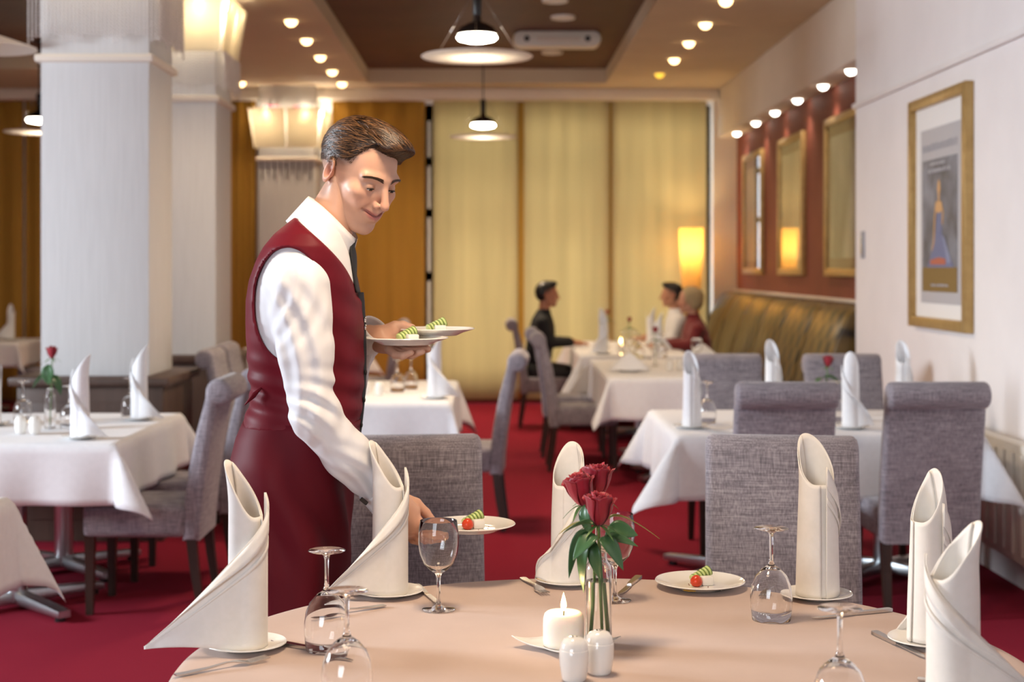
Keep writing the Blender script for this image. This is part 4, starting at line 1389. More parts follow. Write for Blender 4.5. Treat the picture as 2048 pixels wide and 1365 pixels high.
# table behind the waiter
far_set(-0.33, 8.55, 'white napkin with hanging tail on the table behind the waiter', 'plate under the napkin on the table behind the waiter', 0.2, -1, 0.14, 0.36)
wineglass(-0.57, 9.0, 'upturned wine glass on the table behind the waiter', z=HZ)
wineglass(-0.50, 9.2, 'upturned wine glass on the table behind the waiter, farther of the two', z=HZ)
shaker(-0.66, 8.75, 'white shaker on the table behind the waiter, right one', HZ)
shaker(-0.74, 8.80, 'white shaker on the table behind the waiter, left one', HZ)
far_set(-1.12, 9.45, 'white napkin showing left of the waiter\'s chest', 'plate under the napkin left of the waiter\'s chest', 0.0, 1, 0.06, 0.36)
# long table
NL = [(0.95, 12.95, 'white napkin nearest the man in black, left one', 0.34), (1.02, 13.9, 'white napkin nearest the man in black, right one', 0.36), (1.48, 13.4, 'white napkin left of the man in white, near one', 0.34), (1.52, 14.4, 'white napkin left of the man in white, far one', 0.36)]
for (x, y, lab, hh) in NL:
    far_set(x, y, lab, 'plate under the ' + lab[6:], 0.2, 1 if x < 1.2 else -1, 0.12, hh)
def flat_napkin(x, y, lab, plab, s=1.0):
    p = obj('side_plate', plate_me(0.11, 0.014), 'porcelain', loc=(x, y, HZ)); tag(p, plab, 'plate', 'side plates under the napkins')
    def fn(u, v):
        r = (1 - v) * 0.13 * s
        a = u * 2 * PI
        k = 1 + 0.18 * math.cos(2 * a)
        return (r * k * math.cos(a), r * 0.6 * k * math.sin(a), 0.012 + 0.13 * s * v ** 0.9)
    o = obj('folded_napkin', grid_me(fn, 32, 12, 0.002, wrap_u=True), 'white_napkin', loc=(x, y, HZ))
    return tag(o, lab, 'napkin', 'cone-folded napkins')
flat_napkin(0.98, 10.75, 'low tent-folded napkin at the near end of the long table', 'plate under the low tent-folded napkin')
flat_napkin(1.68, 12.0, 'low tent-folded napkin peeping over the right table\'s chair', 'plate under the napkin peeping over the chair')
for (x, y, zb, lab) in ((1.14, 14.9, 1.03, 'farthest single rose on the long table, beside the pale blinds'), (1.24, 13.6, 1.0, 'middle single rose on the long table, beside the candle'), (1.23, 11.35, 1.0, 'nearest single rose on the long table')):
    vase(x, y, 'vase of the ' + lab, HZ, 0.9, 'bud vases')
    rose((x, y, HZ + 0.01), (x, y, zb), 0.05, (0.1, 0, 1), lab, 'single roses', [((x, y, zb - 0.06), 0.09, 0.03, 0.2, 0.2, 0.3, 0.7, LF), ((x, y, zb - 0.05), 0.07, 0.03, 3.4, 0, 0.3, 0.7, LF)], petals=8, seedv=9)
g = thing('candle', 'lit white candle on the long table of the guests', 'candle', (1.13, 13.2, HZ))
obj('body', lathe_me([(0, 0), (0.038, 0), (0.04, 0.004), (0.04, 0.07), (0.034, 0.076), (0, 0.07)], 24), 'wax', g)
obj('flame', lathe_me([(0, 0.075), (0.008, 0.085), (0.009, 0.095), (0.004, 0.118), (0, 0.128)], 12), 'flame', g)
for (x, y, lab, inv) in ((1.12, 12.8, 'wine glass left of the guests\' candle', True), (1.22, 12.9, 'wine glass right of the guests\' candle', True), (1.40, 12.4, 'wine glass in front of the man in white', True),
                         (1.58, 11.6, 'upright wine glass in front of the woman in red', False), (1.20, 12.3, 'wine glass below the guests\' candle', True)):
    wineglass(x, y, lab, inv, z=HZ, group='wine glasses on the long table')
shaker(1.28, 10.85, 'white shaker on the long table below the nearest rose, left one', HZ)
shaker(1.36, 10.9, 'white shaker on the long table below the nearest rose, right one', HZ)
# far left table
far_set(-4.98, 15.5, 'shaded napkin with tail on the far left corner table', 'plate under the napkin on the far left corner table', 0.0, 1, 0.16, 0.36)
# ================================================================== organic shapes: signed distance fields + surface nets
def _v(p):
    return np.array(p, dtype=np.float32)

def d_ell(P, c, r, R=None):
    q = P - _v(c)
    if R is not None:
        q = q @ np.array(R, dtype=np.float32)
    r = _v(r)
    k0 = np.linalg.norm(q / r, axis=1)
    k1 = np.linalg.norm(q / (r * r), axis=1) + 1e-9
    return k0 * (k0 - 1.0) / k1

def d_cap(P, a, b, ra, rb=None):
    rb = ra if rb is None else rb
    a, b = _v(a), _v(b)
    ab = b - a
    t_ = np.clip(((P - a) @ ab) / max(float(ab @ ab), 1e-9), 0, 1)
    return np.linalg.norm(P - (a + t_[:, None] * ab), axis=1) - (ra + (rb - ra) * t_)

def d_chain(P, pts, rad, k=0.012):
    d = None
    for i in range(len(pts) - 1):
        e = d_cap(P, pts[i], pts[i + 1], rad[i], rad[i + 1])
        d = e if d is None else smin(d, e, k)
    return d

def smin(a, b, k):
    h = np.clip(0.5 + 0.5 * (b - a) / k, 0, 1)
    return b + (a - b) * h - k * h * (1 - h)

def smax(a, b, k):
    return -smin(-a, -b, k)

def surface_nets(fn, lo, hi, h):
    lo = np.array(lo, dtype=np.float32)
    n = np.ceil((np.array(hi) - lo) / h).astype(int) + 1
    n = ((n + 3) // 4) * 4
    # coarse pass, then only the narrow band is evaluated finely
    c = n // 4 + 1
    gi = np.stack(np.meshgrid(*[np.arange(k) for k in c], indexing='ij'), -1).reshape(-1, 3)
    dc = np.concatenate([fn((lo + q * (4 * h)).astype(np.float32)) for q in np.array_split(gi, max(1, len(gi) // 200000))]).reshape(c)
    D = np.repeat(np.repeat(np.repeat(dc[:-1, :-1, :-1], 4, 0), 4, 1), 4, 2).astype(np.float32)
    mask = np.abs(dc) < h * 9
    mk = mask.copy()
    idx = np.argwhere(np.repeat(np.repeat(np.repeat(mk[:-1, :-1, :-1], 4, 0), 4, 1), 4, 2))
    out = []
    for q in np.array_split(idx, max(1, len(idx) // 200000)):
        out.append(fn((lo + q * h).astype(np.float32)))
    if len(idx):
        D[idx[:, 0], idx[:, 1], idx[:, 2]] = np.concatenate(out)
    S = D < 0
    nx, ny, nz = D.shape
    acc = np.zeros((nx - 1, ny - 1, nz - 1, 3), np.float32)
    cnt = np.zeros((nx - 1, ny - 1, nz - 1), np.float32)
    corners = [(i, j, k) for i in (0, 1) for j in (0, 1) for k in (0, 1)]
    def sl(o):
        return D[o[0]:nx - 1 + o[0], o[1]:ny - 1 + o[1], o[2]:nz - 1 + o[2]]
    for a in corners:
        for ax in range(3):
            if a[ax] == 1:
                continue
            b = list(a); b[ax] = 1; b = tuple(b)
            da, db = sl(a), sl(b)
            cr = (da < 0) != (db < 0)
            t_ = np.where(cr, da / np.where(np.abs(da - db) < 1e-12, 1e-12, da - db), 0)
            for m_ in range(3):
                acc[..., m_] += np.where(cr, a[m_] + (t_ if m_ == ax else 0), 0)
            cnt += cr
    has = cnt > 0
    vid = -np.ones(has.shape, int)
    vid[has] = np.arange(has.sum())
    cells = np.argwhere(has)
    V = lo + (cells + acc[has] / cnt[has][:, None]) * h
    F = []
    for ax in range(3):
        o1, o2 = [(1, 2), (2, 0), (0, 1)][ax]
        b = [slice(None)] * 3; b2 = [slice(None)] * 3
        b[ax] = slice(0, -1); b2[ax] = slice(1, None)
        cr = S[tuple(b)] != S[tuple(b2)]
        e = np.argwhere(cr)
        e = e[(e[:, o1] > 0) & (e[:, o2] > 0) & (e[:, 0] < nx - 1) & (e[:, 1] < ny - 1) & (e[:, 2] < nz - 1)]
        def cell(d1, d2):
            q = e.copy(); q[:, o1] -= d1; q[:, o2] -= d2
            return vid[q[:, 0], q[:, 1], q[:, 2]]
        quad = np.stack([cell(1, 1), cell(0, 1), cell(0, 0), cell(1, 0)], 1)
        ins = S[e[:, 0], e[:, 1], e[:, 2]]
        quad[~ins] = quad[~ins][:, ::-1]
        F.append(quad[(quad >= 0).all(1)])
    return V, np.concatenate(F)

def np_mesh(V, F, smooth=True):
    me = bpy.data.meshes.new('mesh')
    me.vertices.add(len(V))
    me.vertices.foreach_set('co', np.asarray(V, np.float32).ravel())
    F = np.asarray(F)
    me.loops.add(F.size)
    me.loops.foreach_set('vertex_index', F.ravel().astype(np.int32))
    me.polygons.add(len(F))
    me.polygons.foreach_set('loop_start', np.arange(0, F.size, F.shape[1], dtype=np.int32))
    me.update(calc_edges=True)
    me.validate()
    if smooth:
        me.polygons.foreach_set('use_smooth', [True] * len(me.polygons))
    return me

def relax(V, F, it=2, k=0.5):
    """light Laplacian smoothing"""
    V = V.copy()
    E = np.concatenate([F[:, [0, 1]], F[:, [1, 2]], F[:, [2, 3]], F[:, [3, 0]]])
    for _ in range(it):
        s = np.zeros_like(V); c = np.zeros(len(V), np.float32)
        for a, b in ((0, 1), (1, 0)):
            np.add.at(s, E[:, a], V[E[:, b]]); np.add.at(c, E[:, a], 1)
        V = V + k * (s / np.maximum(c, 1)[:, None] - V)
    return V

def set_color(me, col):
    ca = me.color_attributes.new('skin_tone', 'FLOAT_COLOR', 'POINT')
    ca.data.foreach_set('color', np.concatenate([col, np.ones((len(col), 1))], 1).astype(np.float32).ravel())

# --- materials of people
m = mat('skin', (0.6, 0.36, 0.26), 0.45, spec=0.4, sss=0.12, sssr=(0.012, 0.005, 0.003))
t = NT(m)
va = t.n('ShaderNodeVertexColor'); va.layer_name = 'skin_tone'
t.color(va.outputs['Color'])
nn = t.noise(t.coords((1, 1, 1)), 700, 2)
t.bump(nn, 0.05, 0.0006)
m = mat('hair_brown', (0.10, 0.05, 0.022), 0.35, spec=0.5)
t = NT(m)
va = t.n('ShaderNodeVertexColor'); va.layer_name = 'skin_tone'
t.color(va.outputs['Color'])
mat('hair_black', (0.008, 0.006, 0.006), 0.4)
mat('hair_grey', (0.36, 0.27, 0.15), 0.6, spec=0.2)
noisy('shirt_white', (0.74, 0.74, 0.76), (0.78, 0.78, 0.80), 14, 0.65, 0.12, 0.004, (1, 1, 0.4), sheen=0.2)
noisy('vest_burgundy', (0.122, 0.008, 0.015), (0.150, 0.011, 0.020), 10, 0.5, 0.10, 0.003, spec=0.12)
noisy('apron_burgundy', (0.095, 0.006, 0.012), (0.12, 0.009, 0.016), 6, 0.55, 0.15, 0.006, (1, 1, 0.25), spec=0.12)
mat('black_cloth', (0.012, 0.012, 0.014), 0.6)
mat('knit_black', (0.010, 0.011, 0.013), 0.8)
mat('wool_red', (0.16, 0.006, 0.008), 0.7, sheen=0.2)
mat('eye_white', (0.75, 0.70, 0.66), 0.15)
mat('eye_dark', (0.02, 0.015, 0.012), 0.1)
mat('lash', (0.012, 0.008, 0.006), 0.6)

# --- the head, in its own frame: x forward, y to the person's left, z up, origin between the ears
def head_sdf(P):
    x, y, z = P[:, 0], P[:, 1], P[:, 2]
    A = np.stack([x, np.abs(y), z], 1)
    d = d_ell(A, (-0.012, 0, 0.035), (0.098, 0.076, 0.084))
    d = smin(d, d_ell(A, (0.030, 0, -0.018), (0.064, 0.060, 0.085)), 0.02)
    d = smin(d, d_ell(A, (0.040, 0, -0.072), (0.046, 0.043, 0.038)), 0.02)
    d = smin(d, d_ell(A, (0.072, 0, -0.100), (0.018, 0.020, 0.016)), 0.018)              # chin
    d = smin(d, d_cap(A, (-0.006, 0.057, -0.028), (0.012, 0.052, -0.070), 0.014, 0.012), 0.02)   # jaw angle
    d = smin(d, d_cap(A, (0.012, 0.052, -0.072), (0.062, 0.020, -0.098), 0.012, 0.012), 0.016)
    d = smin(d, d_ell(A, (0.060, 0.044, -0.018), (0.022, 0.022, 0.018)), 0.018)          # cheekbone
    d = smin(d, d_ell(A, (0.070, 0.032, -0.042), (0.016, 0.018, 0.018)), 0.014)          # smiling cheek
    d = smin(d, d_cap(A, (0.086, 0.006, 0.022), (0.072, 0.048, 0.023), 0.0095, 0.008), 0.014)  # brow ridge
    d = smax(d, -d_ell(A, (0.100, 0.033, 0.003), (0.0215, 0.0185, 0.0150)), 0.012)        # eye sockets
    d = smin(d, np.linalg.norm(A - _v((0.0730, 0.033, 0.002)), axis=1) - 0.0148, 0.0035)  # lids and ball
    d = smax(d, -d_cap(A, (0.0890, 0.021, 0.0120), (0.0800, 0.048, 0.0105), 0.0014, 0.0012), 0.004)
    # nose
    d = smin(d, d_cap(A, (0.088, 0, 0.018), (0.111, 0, -0.024), 0.0072, 0.0090), 0.009)
    d = smin(d, d_ell(A, (0.1135, 0, -0.031), (0.0110, 0.0098, 0.0092)), 0.006)
    d = smin(d, d_ell(A, (0.099, 0.0125, -0.034), (0.0095, 0.0062, 0.0078)), 0.004)
    d = smax(d, -d_ell(A, (0.103, 0.0065, -0.0425), (0.006, 0.0032, 0.0045)), 0.002)
    # mouth: muzzle, lips, parted slit, creases
    d = smin(d, d_ell(A, (0.078, 0, -0.062), (0.019, 0.028, 0.022)), 0.012)
    d = smin(d, d_cap(A, (0.0965, 0, -0.0565), (0.0810, 0.027, -0.0505), 0.0036, 0.0016), 0.003)
    d = smin(d, d_cap(A, (0.0945, 0, -0.0705), (0.0800, 0.025, -0.0560), 0.0052, 0.0016), 0.003)
    d = smax(d, -d_cap(A, (0.1005, 0, -0.0630), (0.0805, 0.0345, -0.0495), 0.0034, 0.0026), 0.0018)
    d = smax(d, -d_cap(A, (0.1000, 0.0175, -0.030), (0.0840, 0.0395, -0.056), 0.0028, 0.0034), 0.006)
    d = smax(d, -d_ell(A, (0.098, 0, -0.0835), (0.010, 0.016, 0.0045)), 0.008)
    # ear: cupped ellipsoid with a rim
    th = 0.35
    R = np.array([[math.cos(th), -math.sin(th), 0], [math.sin(th), math.cos(th), 0], [0, 0, 1]]) @ np.array([[math.cos(0.2), 0, math.sin(0.2)], [0, 1, 0], [-math.sin(0.2), 0, math.cos(0.2)]])
    ear = d_ell(A, (-0.012, 0.080, 0.000), (0.0185, 0.0085, 0.031), R)
    ear = smax(ear, -d_ell(A, (-0.007, 0.0905, 0.003), (0.0125, 0.0105, 0.022), R), 0.002)
    ear = smin(ear, d_chain(A, [(-0.009, 0.0795, 0.019), (-0.017, 0.0800, 0.006), (-0.013, 0.0800, -0.010)], [0.0030, 0.0036, 0.0030], 0.003), 0.003)
    ear = smax(ear, -d_ell(A, (-0.005, 0.0830, -0.003), (0.0060, 0.0080, 0.0085)), 0.002)
    ear = smin(ear, d_ell(A, (-0.001, 0.078, -0.004), (0.005, 0.005, 0.008)), 0.004)
    d = smin(d, ear, 0.005)
    return d

def head_colors(V, base, stubble=True, hair=(0.05, 0.03, 0.02)):
    x, y, z = V[:, 0], np.abs(V[:, 1]), V[:, 2]
    C = np.tile(np.array(base, np.float32), (len(V), 1))
    def mix(w, c):
        w = np.clip(w, 0, 1)[:, None]
        return C * (1 - w) + np.array(c, np.float32) * w
    g = lambda c, s: np.exp(-(((x - c[0]) / s[0]) ** 2 + ((y - c[1]) / s[1]) ** 2 + ((z - c[2]) / s[2]) ** 2))
    C = mix(0.30 * g((0.07, 0.04, -0.03), (0.03, 0.022, 0.022)), (0.62, 0.24, 0.17))
    C = mix(0.35 * g((0.115, 0, -0.03), (0.02, 0.02, 0.02)), (0.62, 0.26, 0.18))
    C = mix(0.45 * g((-0.012, 0.085, 0), (0.03, 0.012, 0.04)), (0.62, 0.22, 0.14))
    C = mix(0.7 * g((-0.004, 0.081, 0.000), (0.009, 0.006, 0.014)), (0.34, 0.09, 0.06))  # shade inside the ear hollow painted into the skin
    lipz = -0.0630 + 0.0105 * (y / 0.026) ** 2
    lip = np.exp(-((z - lipz) / 0.0085) ** 4) * np.exp(-(y / 0.0265) ** 6) * (x > 0.07)
    C = mix(0.85 * lip, (0.50, 0.15, 0.14))
    slit = np.exp(-((z - (-0.0617 + 0.0115 * (y / 0.032) ** 2)) / 0.0024) ** 2) * np.exp(-(y / 0.03) ** 6) * (x > 0.06)
    C = mix(0.8 * slit, (0.16, 0.05, 0.045))  # shade between the lips painted as a dark line
    if stubble:
        b = np.clip((0.045 - x) / 0.03, 0, 1) * np.clip((z - 0.004 - 0.25 * np.maximum(x, -0.2)) / 0.045, 0, 1) * (y > 0.03)
        b = np.maximum(b, np.clip((-0.055 - x) / 0.03, 0, 1) * np.clip((z + 0.045) / 0.06, 0, 1))
        C = mix(0.9 * b ** 0.75, hair)
        jaw = np.clip((-0.055 - z) / 0.03, 0, 1) * np.clip((x - 0.0) / 0.03, 0, 1)
        C = mix(0.10 * jaw, (0.18, 0.12, 0.10))
    return C

HV, HF = surface_nets(head_sdf, (-0.125, -0.105, -0.135), (0.135, 0.105, 0.135), 0.0021)
HV = relax(HV, HF, 1, 0.4)

def cap_sdf(P, parted=True):
    """volume of the combed hair"""
    x, y, z = P[:, 0], P[:, 1], P[:, 2]
    d = d_ell(P, (-0.010, 0.002, 0.040), (0.102, 0.0795, 0.088))
    if parted:
        d = smin(d, d_ell(P, (0.040, 0.012, 0.098), (0.062, 0.048, 0.028)), 0.025)
        d = smin(d, d_ell(P, (0.086, 0.018, 0.084), (0.030, 0.036, 0.018)), 0.02)
        # the parting: a groove on the right side from the forehead to the crown
        d = smax(d, -d_cap(P, (0.085, -0.036, 0.104), (-0.04, -0.046, 0.126), 0.0085), 0.005)
    line = 0.050 + 0.15 * np.clip(x, -0.03, 0.05) + 0.9 * np.clip(x - 0.05, 0, 1) - 0.40 * np.clip(-0.04 - x, 0, 1)
    if parted:
        line = line + 0.030 * np.exp(-((x - 0.062) / 0.026) ** 2 - ((y + 0.046) / 0.026) ** 2) - 0.010 * np.exp(-((x - 0.01) / 0.03) ** 2)
    return smax(d, line - z, 0.008)

def strands(sdf, n, seglen, steps, flow, region, seedv, r0=0.0011, lift=0.0015):
    r_ = np.random.default_rng(seedv)
    P = np.zeros((0, 3), np.float32)
    while len(P) < n:
        Q = r_.uniform((-0.125, -0.095, -0.05), (0.135, 0.095, 0.15), (n * 4, 3)).astype(np.float32)
        d = sdf(Q)
        Q = Q[(np.abs(d) < 0.012)]
        Q = Q[region(Q)]
        P = np.concatenate([P, Q])
    P = P[:n]
    def grad(Q):
        e = 0.0015
        g = np.stack([sdf(Q + _v(v)) - sdf(Q - _v(v)) for v in ((e, 0, 0), (0, e, 0), (0, 0, e))], 1)
        return g / (np.linalg.norm(g, axis=1, keepdims=True) + 1e-9)
    def proj(Q, off):
        for _ in range(3):
            Q = Q - grad(Q) * (sdf(Q) - off)[:, None]
        return Q
    off = r_.uniform(-0.001, lift, len(P)).astype(np.float32)
    P = proj(P, off)
    path = [P]
    jit = r_.normal(0, 0.16, (len(P), 3)).astype(np.float32)
    for s in range(steps):
        g = grad(P)
        f = flow(P) + jit
        f = f - g * (f * g).sum(1, keepdims=True)
        f /= np.linalg.norm(f, axis=1, keepdims=True) + 1e-9
        P = proj(P + f * seglen, off)
        path.append(P)
    path = np.stack(path, 1)                      # n, steps+1, 3
    m_ = path.shape[1]
    tang = np.gradient(path, axis=1)
    tang /= np.linalg.norm(tang, axis=2, keepdims=True) + 1e-9
    nrm = np.stack([grad(path[:, i]) for i in range(m_)], 1)
    bi = np.cross(tang, nrm)
    tt = np.linspace(0, 1, m_)
    rad = (r0 * np.minimum(1, 0.35 + 3 * tt) * np.minimum(1, 2.6 * (1.04 - tt)))[None, :, None]
    ring = [path + bi * rad, path + nrm * rad * 0.9, path - bi * rad]
    V = np.stack(ring, 2)                          # n, m, 3, 3
    k = V.shape[0]
    V = V.reshape(-1, 3)
    F = []
    base = (np.arange(k) * m_ * 3)[:, None]
    for i in range(m_ - 1):
        for a in range(2):
            F.append(base + np.array([i * 3 + a, i * 3 + a + 1, (i + 1) * 3 + a + 1, (i + 1) * 3 + a])[None])
    return V, np.concatenate(F)

def frame_of(center, yaw, pitch, roll=0.0, s=1.0):
    """matrix taking head coordinates to the world; yaw 0 looks to +x, positive turns to -y (the camera)"""
    f = Vector((math.cos(yaw) * math.cos(pitch), -math.sin(yaw) * math.cos(pitch), -math.sin(pitch)))
    l = Vector((math.sin(yaw), math.cos(yaw), 0))
    u = f.cross(l)
    M = Matrix((f, l, u)).transposed()
    M = M @ Matrix.Rotation(roll, 3, 'X')
    return Matrix.Translation(center) @ (M.to_4x4() @ Matrix.Scale(s, 4))

def xf(M, V):
    A = np.array(M, dtype=np.float64)
    return (np.asarray(V) @ A[:3, :3].T + A[:3, 3])

def hand_sdf(P, palm, fingers, k=0.006):
    """palm: list of (a, b, ra, rb) capsules; fingers: list of (points, radii)"""
    d = None
    for (a, b, ra, rb) in palm:
        e = d_cap(P, a, b, ra, rb)
        d = e if d is None else smin(d, e, 0.014)
    for pts, rad in fingers:
        e = d_chain(P, pts, rad, 0.004)
        d = smin(d, e, k)
    return d

# ------------------------------------------------------------------ the waiter
Y0 = 3.62
SK = Y0 / FPX
def pz(py): return EYE - (py - 535) * SK
def pxx(px): return (px - 985) * SK

TORSO = np.array([  # py, back px, front px, half width across (m)
    (432, 606, 650, 0.070), (448, 588, 676, 0.120), (470, 563, 690, 0.165), (495, 543, 698, 0.188), (520, 529, 704, 0.195), (560, 514, 711, 0.190), (600, 507, 715, 0.182),
    (650, 506, 718, 0.172), (700, 508, 719, 0.162), (750, 511, 719, 0.152), (790, 515, 717, 0.148), (830, 505, 713, 0.152), (870, 487, 708, 0.163), (920, 475, 695, 0.176),
    (960, 471, 690, 0.180), (1050, 474, 689, 0.176), (1150, 481, 684, 0.168), (1260, 488, 676, 0.165)], np.float32)
TZ = np.array([pz(p) for p in TORSO[:, 0]])[::-1]
TB = pxx(TORSO[:, 1])[::-1]
TFt = pxx(TORSO[:, 2])[::-1]
TW = TORSO[:, 3][::-1]
def torso_sdf(P, off=0.0, p=2.5):
    z = P[:, 2]
    xb = np.interp(z, TZ, TB) - off; xf_ = np.interp(z, TZ, TFt) + off; hw = np.interp(z, TZ, TW) + off
    a, c = (xf_ - xb) / 2, (xf_ + xb) / 2
    u, v = np.abs(P[:, 0] - c) / a, np.abs(P[:, 1] - Y0) / hw
    d = ((u ** p + v ** p) ** (1 / p) - 1) * np.minimum(a, hw)
    return smax(d, z - (TZ[-1] + off), 0.02)

# joints, near (right) arm and far (left) arm
RS, RE, RW = at(597, 574, 3.445), at(628, 832, 3.42), at(774, 1003, 3.53)
LS, LE, LW = at(618, 545, 3.80), at(652, 770, 3.87), at(742, 672, 3.78)

def fold(P, c, n, amp, wl, width):
    """soft creases: a damped wave along direction n around c"""
    q = P - _v(c)
    n = _v(n); n = n / np.linalg.norm(n)
    s = q @ n
    return amp * np.sin(2 * np.pi * s / wl) * np.exp(-(np.linalg.norm(q, axis=1) / width) ** 2)

def crease(P, c, n, cd, amp, wl, wn, wc):
    """long creases: a wave along n that fades over wn, running along cd for about wc"""
    q = P - _v(c)
    n = _v(n) / np.linalg.norm(_v(n)); cd = _v(cd) / np.linalg.norm(_v(cd))
    s, t_ = q @ n, q @ cd
    return amp * np.sin(2 * np.pi * (s + 0.25 * t_ * t_ / wc) / wl) * np.exp(-(s / wn) ** 2 - (t_ / wc) ** 2)

def arm_sdf(P, S, E, W, near=True):
    mid = S + (E - S) * 0.5
    d = d_chain(P, [tuple(S), tuple(mid), tuple(E)], [0.070, 0.062, 0.053], 0.02)
    fm = E + (W - E) * 0.45
    cuff = E + (W - E) * 0.86
    d = smin(d, d_chain(P, [tuple(E), tuple(fm), tuple(cuff)], [0.052, 0.053, 0.041], 0.02), 0.022)
    # creases round the elbow, diagonal drags down the upper sleeve, soft billow above the cuff
    d = d + crease(P, E + Vector((0.015, -0.05, 0.02)), (0.55, 0, 0.83), (0.83, 0.0, -0.55), 0.0072, 0.040, 0.07, 0.06)
    d = d + crease(P, mid + Vector((0.0, -0.06, 0.0)), (0.97, 0, 0.22), (-0.22, 0, 0.97), 0.0050, 0.046, 0.08, 0.15)
    d = d + crease(P, S + Vector((0.0, -0.06, -0.05)), (0.9, 0, -0.42), (0.42, 0, 0.9), 0.0036, 0.040, 0.07, 0.08)
    ax_ = (W - E).normalized()
    d = d + crease(P, E + (W - E) * 0.62, (-ax_.z, 0, ax_.x), tuple(ax_), 0.0056, 0.036, 0.06, 0.08)
    return d

def neck_pts():
    return [tuple(at(648, 470, Y0)), tuple(at(680, 400, Y0 - 0.0))]

waiter = thing('person', 'waiter in burgundy waistcoat and apron, bending to set down a plate', 'person', (-0.47, Y0, 0))
WO = Vector((-0.47, Y0, 0))
def wpart(name, V, F, m_, parent=None, smooth=True):
    V = np.asarray(V, np.float64) - np.array(WO)
    return obj(name, np_mesh(V, F, smooth), m_, parent or waiter)

# -- body: head and neck, both hands, and the figure beneath the clothes, one mesh
HM = frame_of(at(716, 350, Y0), 0.74, 0.44, -0.04, 1.06)
SKIN = (0.62, 0.36, 0.25)
hv = xf(HM, HV)
hc = head_colors(HV, SKIN, True, (0.075, 0.048, 0.034))
def neck_sdf(P):
    d = d_cap(P, tuple(at(640, 480, Y0)), tuple(at(688, 388, Y0 + 0.01)), 0.062, 0.053)
    return smin(d, d_cap(P, tuple(at(686, 466, Y0 - 0.020)), tuple(at(672, 356, Y0 - 0.040)), 0.016, 0.014), 0.03)
nv, nf = surface_nets(neck_sdf, tuple(at(560, 560, Y0) - Vector((0, 0.12, 0))), tuple(at(770, 300, Y0) + Vector((0, 0.12, 0))), 0.006)
nv = relax(nv, nf, 2)

def A3(px, py, Y): return tuple(at(px, py, Y))
def rhand(P):
    palm = [(A3(768, 1000, 3.530), A3(796, 1012, 3.535), 0.030, 0.031), (A3(796, 1008, 3.535), A3(822, 1024, 3.550), 0.029, 0.022),
            (A3(796, 1022, 3.530), A3(822, 1050, 3.545), 0.031, 0.026), (A3(800, 1036, 3.535), A3(820, 1062, 3.565), 0.026, 0.019)]
    fing = [([A3(806, 1000, 3.560), A3(832, 1008, 3.570), A3(851, 1026, 3.575), A3(867, 1044, 3.577)], [0.017, 0.0135, 0.0115, 0.0088]),   # thumb
            ([A3(826, 1036, 3.545), A3(846, 1052, 3.535), A3(866, 1064, 3.535), A3(884, 1069, 3.550)], [0.0135, 0.0118, 0.0105, 0.0085]),
            ([A3(824, 1050, 3.550), A3(842, 1066, 3.540), A3(868, 1075, 3.545), A3(893, 1076, 3.560)], [0.0135, 0.0118, 0.0105, 0.0085]),
            ([A3(820, 1058, 3.560), A3(836, 1076, 3.555), A3(860, 1083, 3.565), A3(884, 1081, 3.580)], [0.013, 0.0115, 0.010, 0.008]),
            ([A3(814, 1064, 3.575), A3(826, 1080, 3.575), A3(844, 1086, 3.585), A3(862, 1084, 3.595)], [0.0115, 0.010, 0.009, 0.0075])]
    return hand_sdf(P, palm, fing)
def bounds(pts, pad):
    q = np.array(pts)
    return tuple(q.min(0) - pad), tuple(q.max(0) + pad)
lo, hi = bounds([A3(750, 980, 3.49), A3(900, 1095, 3.63)], 0.03)
rv, rf = surface_nets(rhand, lo, hi, 0.0022)
rv = relax(rv, rf, 1, 0.4)
def lhand(P):
    palm = [(A3(738, 672, 3.78), A3(764, 680, 3.765), 0.028, 0.030), (A3(764, 684, 3.76), A3(790, 697, 3.735), 0.027, 0.019), (A3(762, 672, 3.765), A3(784, 666, 3.775), 0.026, 0.018)]
    fing = [([A3(770, 664, 3.78), A3(790, 654, 3.785), A3(806, 652, 3.785), A3(824, 656, 3.785)], [0.018, 0.0145, 0.0125, 0.0095]),
            ([A3(784, 690, 3.755), A3(806, 697, 3.75), A3(832, 697, 3.74), A3(852, 696, 3.735)], [0.0135, 0.012, 0.0105, 0.0085]),
            ([A3(786, 696, 3.735), A3(806, 703, 3.72), A3(832, 703, 3.71), A3(856, 699, 3.70)], [0.0135, 0.012, 0.0105, 0.0085]),
            ([A3(784, 700, 3.715), A3(800, 709, 3.69), A3(822, 710, 3.675), A3(844, 704, 3.665)], [0.013, 0.0115, 0.010, 0.008]),
            ([A3(778, 700, 3.70), A3(790, 710, 3.675), A3(806, 712, 3.655), A3(822, 706, 3.645)], [0.0115, 0.010, 0.009, 0.0075])]
    return hand_sdf(P, palm, fing)
lo, hi = bounds([A3(720, 640, 3.62), A3(870, 725, 3.82)], 0.02)
lv, lf = surface_nets(lhand, lo, hi, 0.0024)
lv = relax(lv, lf, 1, 0.4)
HIP_R, HIP_L = at(580, 960, Y0 - 0.09), at(580, 960, Y0 + 0.09)
def under(P):
    d = torso_sdf(P, -0.02)
    for S, E, W in ((RS, RE, RW), (LS, LE, LW)):
        d = smin(d, d_chain(P, [tuple(S), tuple(E), tuple(E + (W - E) * 0.97)], [0.048, 0.036, 0.026], 0.02), 0.03)
    for hp in (HIP_R, HIP_L):
        kn = Vector((hp.x + 0.03, hp.y, 0.52)); an = Vector((hp.x - 0.02, hp.y, 0.09))
        d = smin(d, d_chain(P, [tuple(hp), tuple(kn), tuple(an)], [0.082, 0.056, 0.038], 0.03), 0.04)
    return d
uv, uf = surface_nets(under, (-0.75, 3.25, 0.04), (-0.20, 4.0, 1.66), 0.012)
uv = relax(uv, uf, 2)
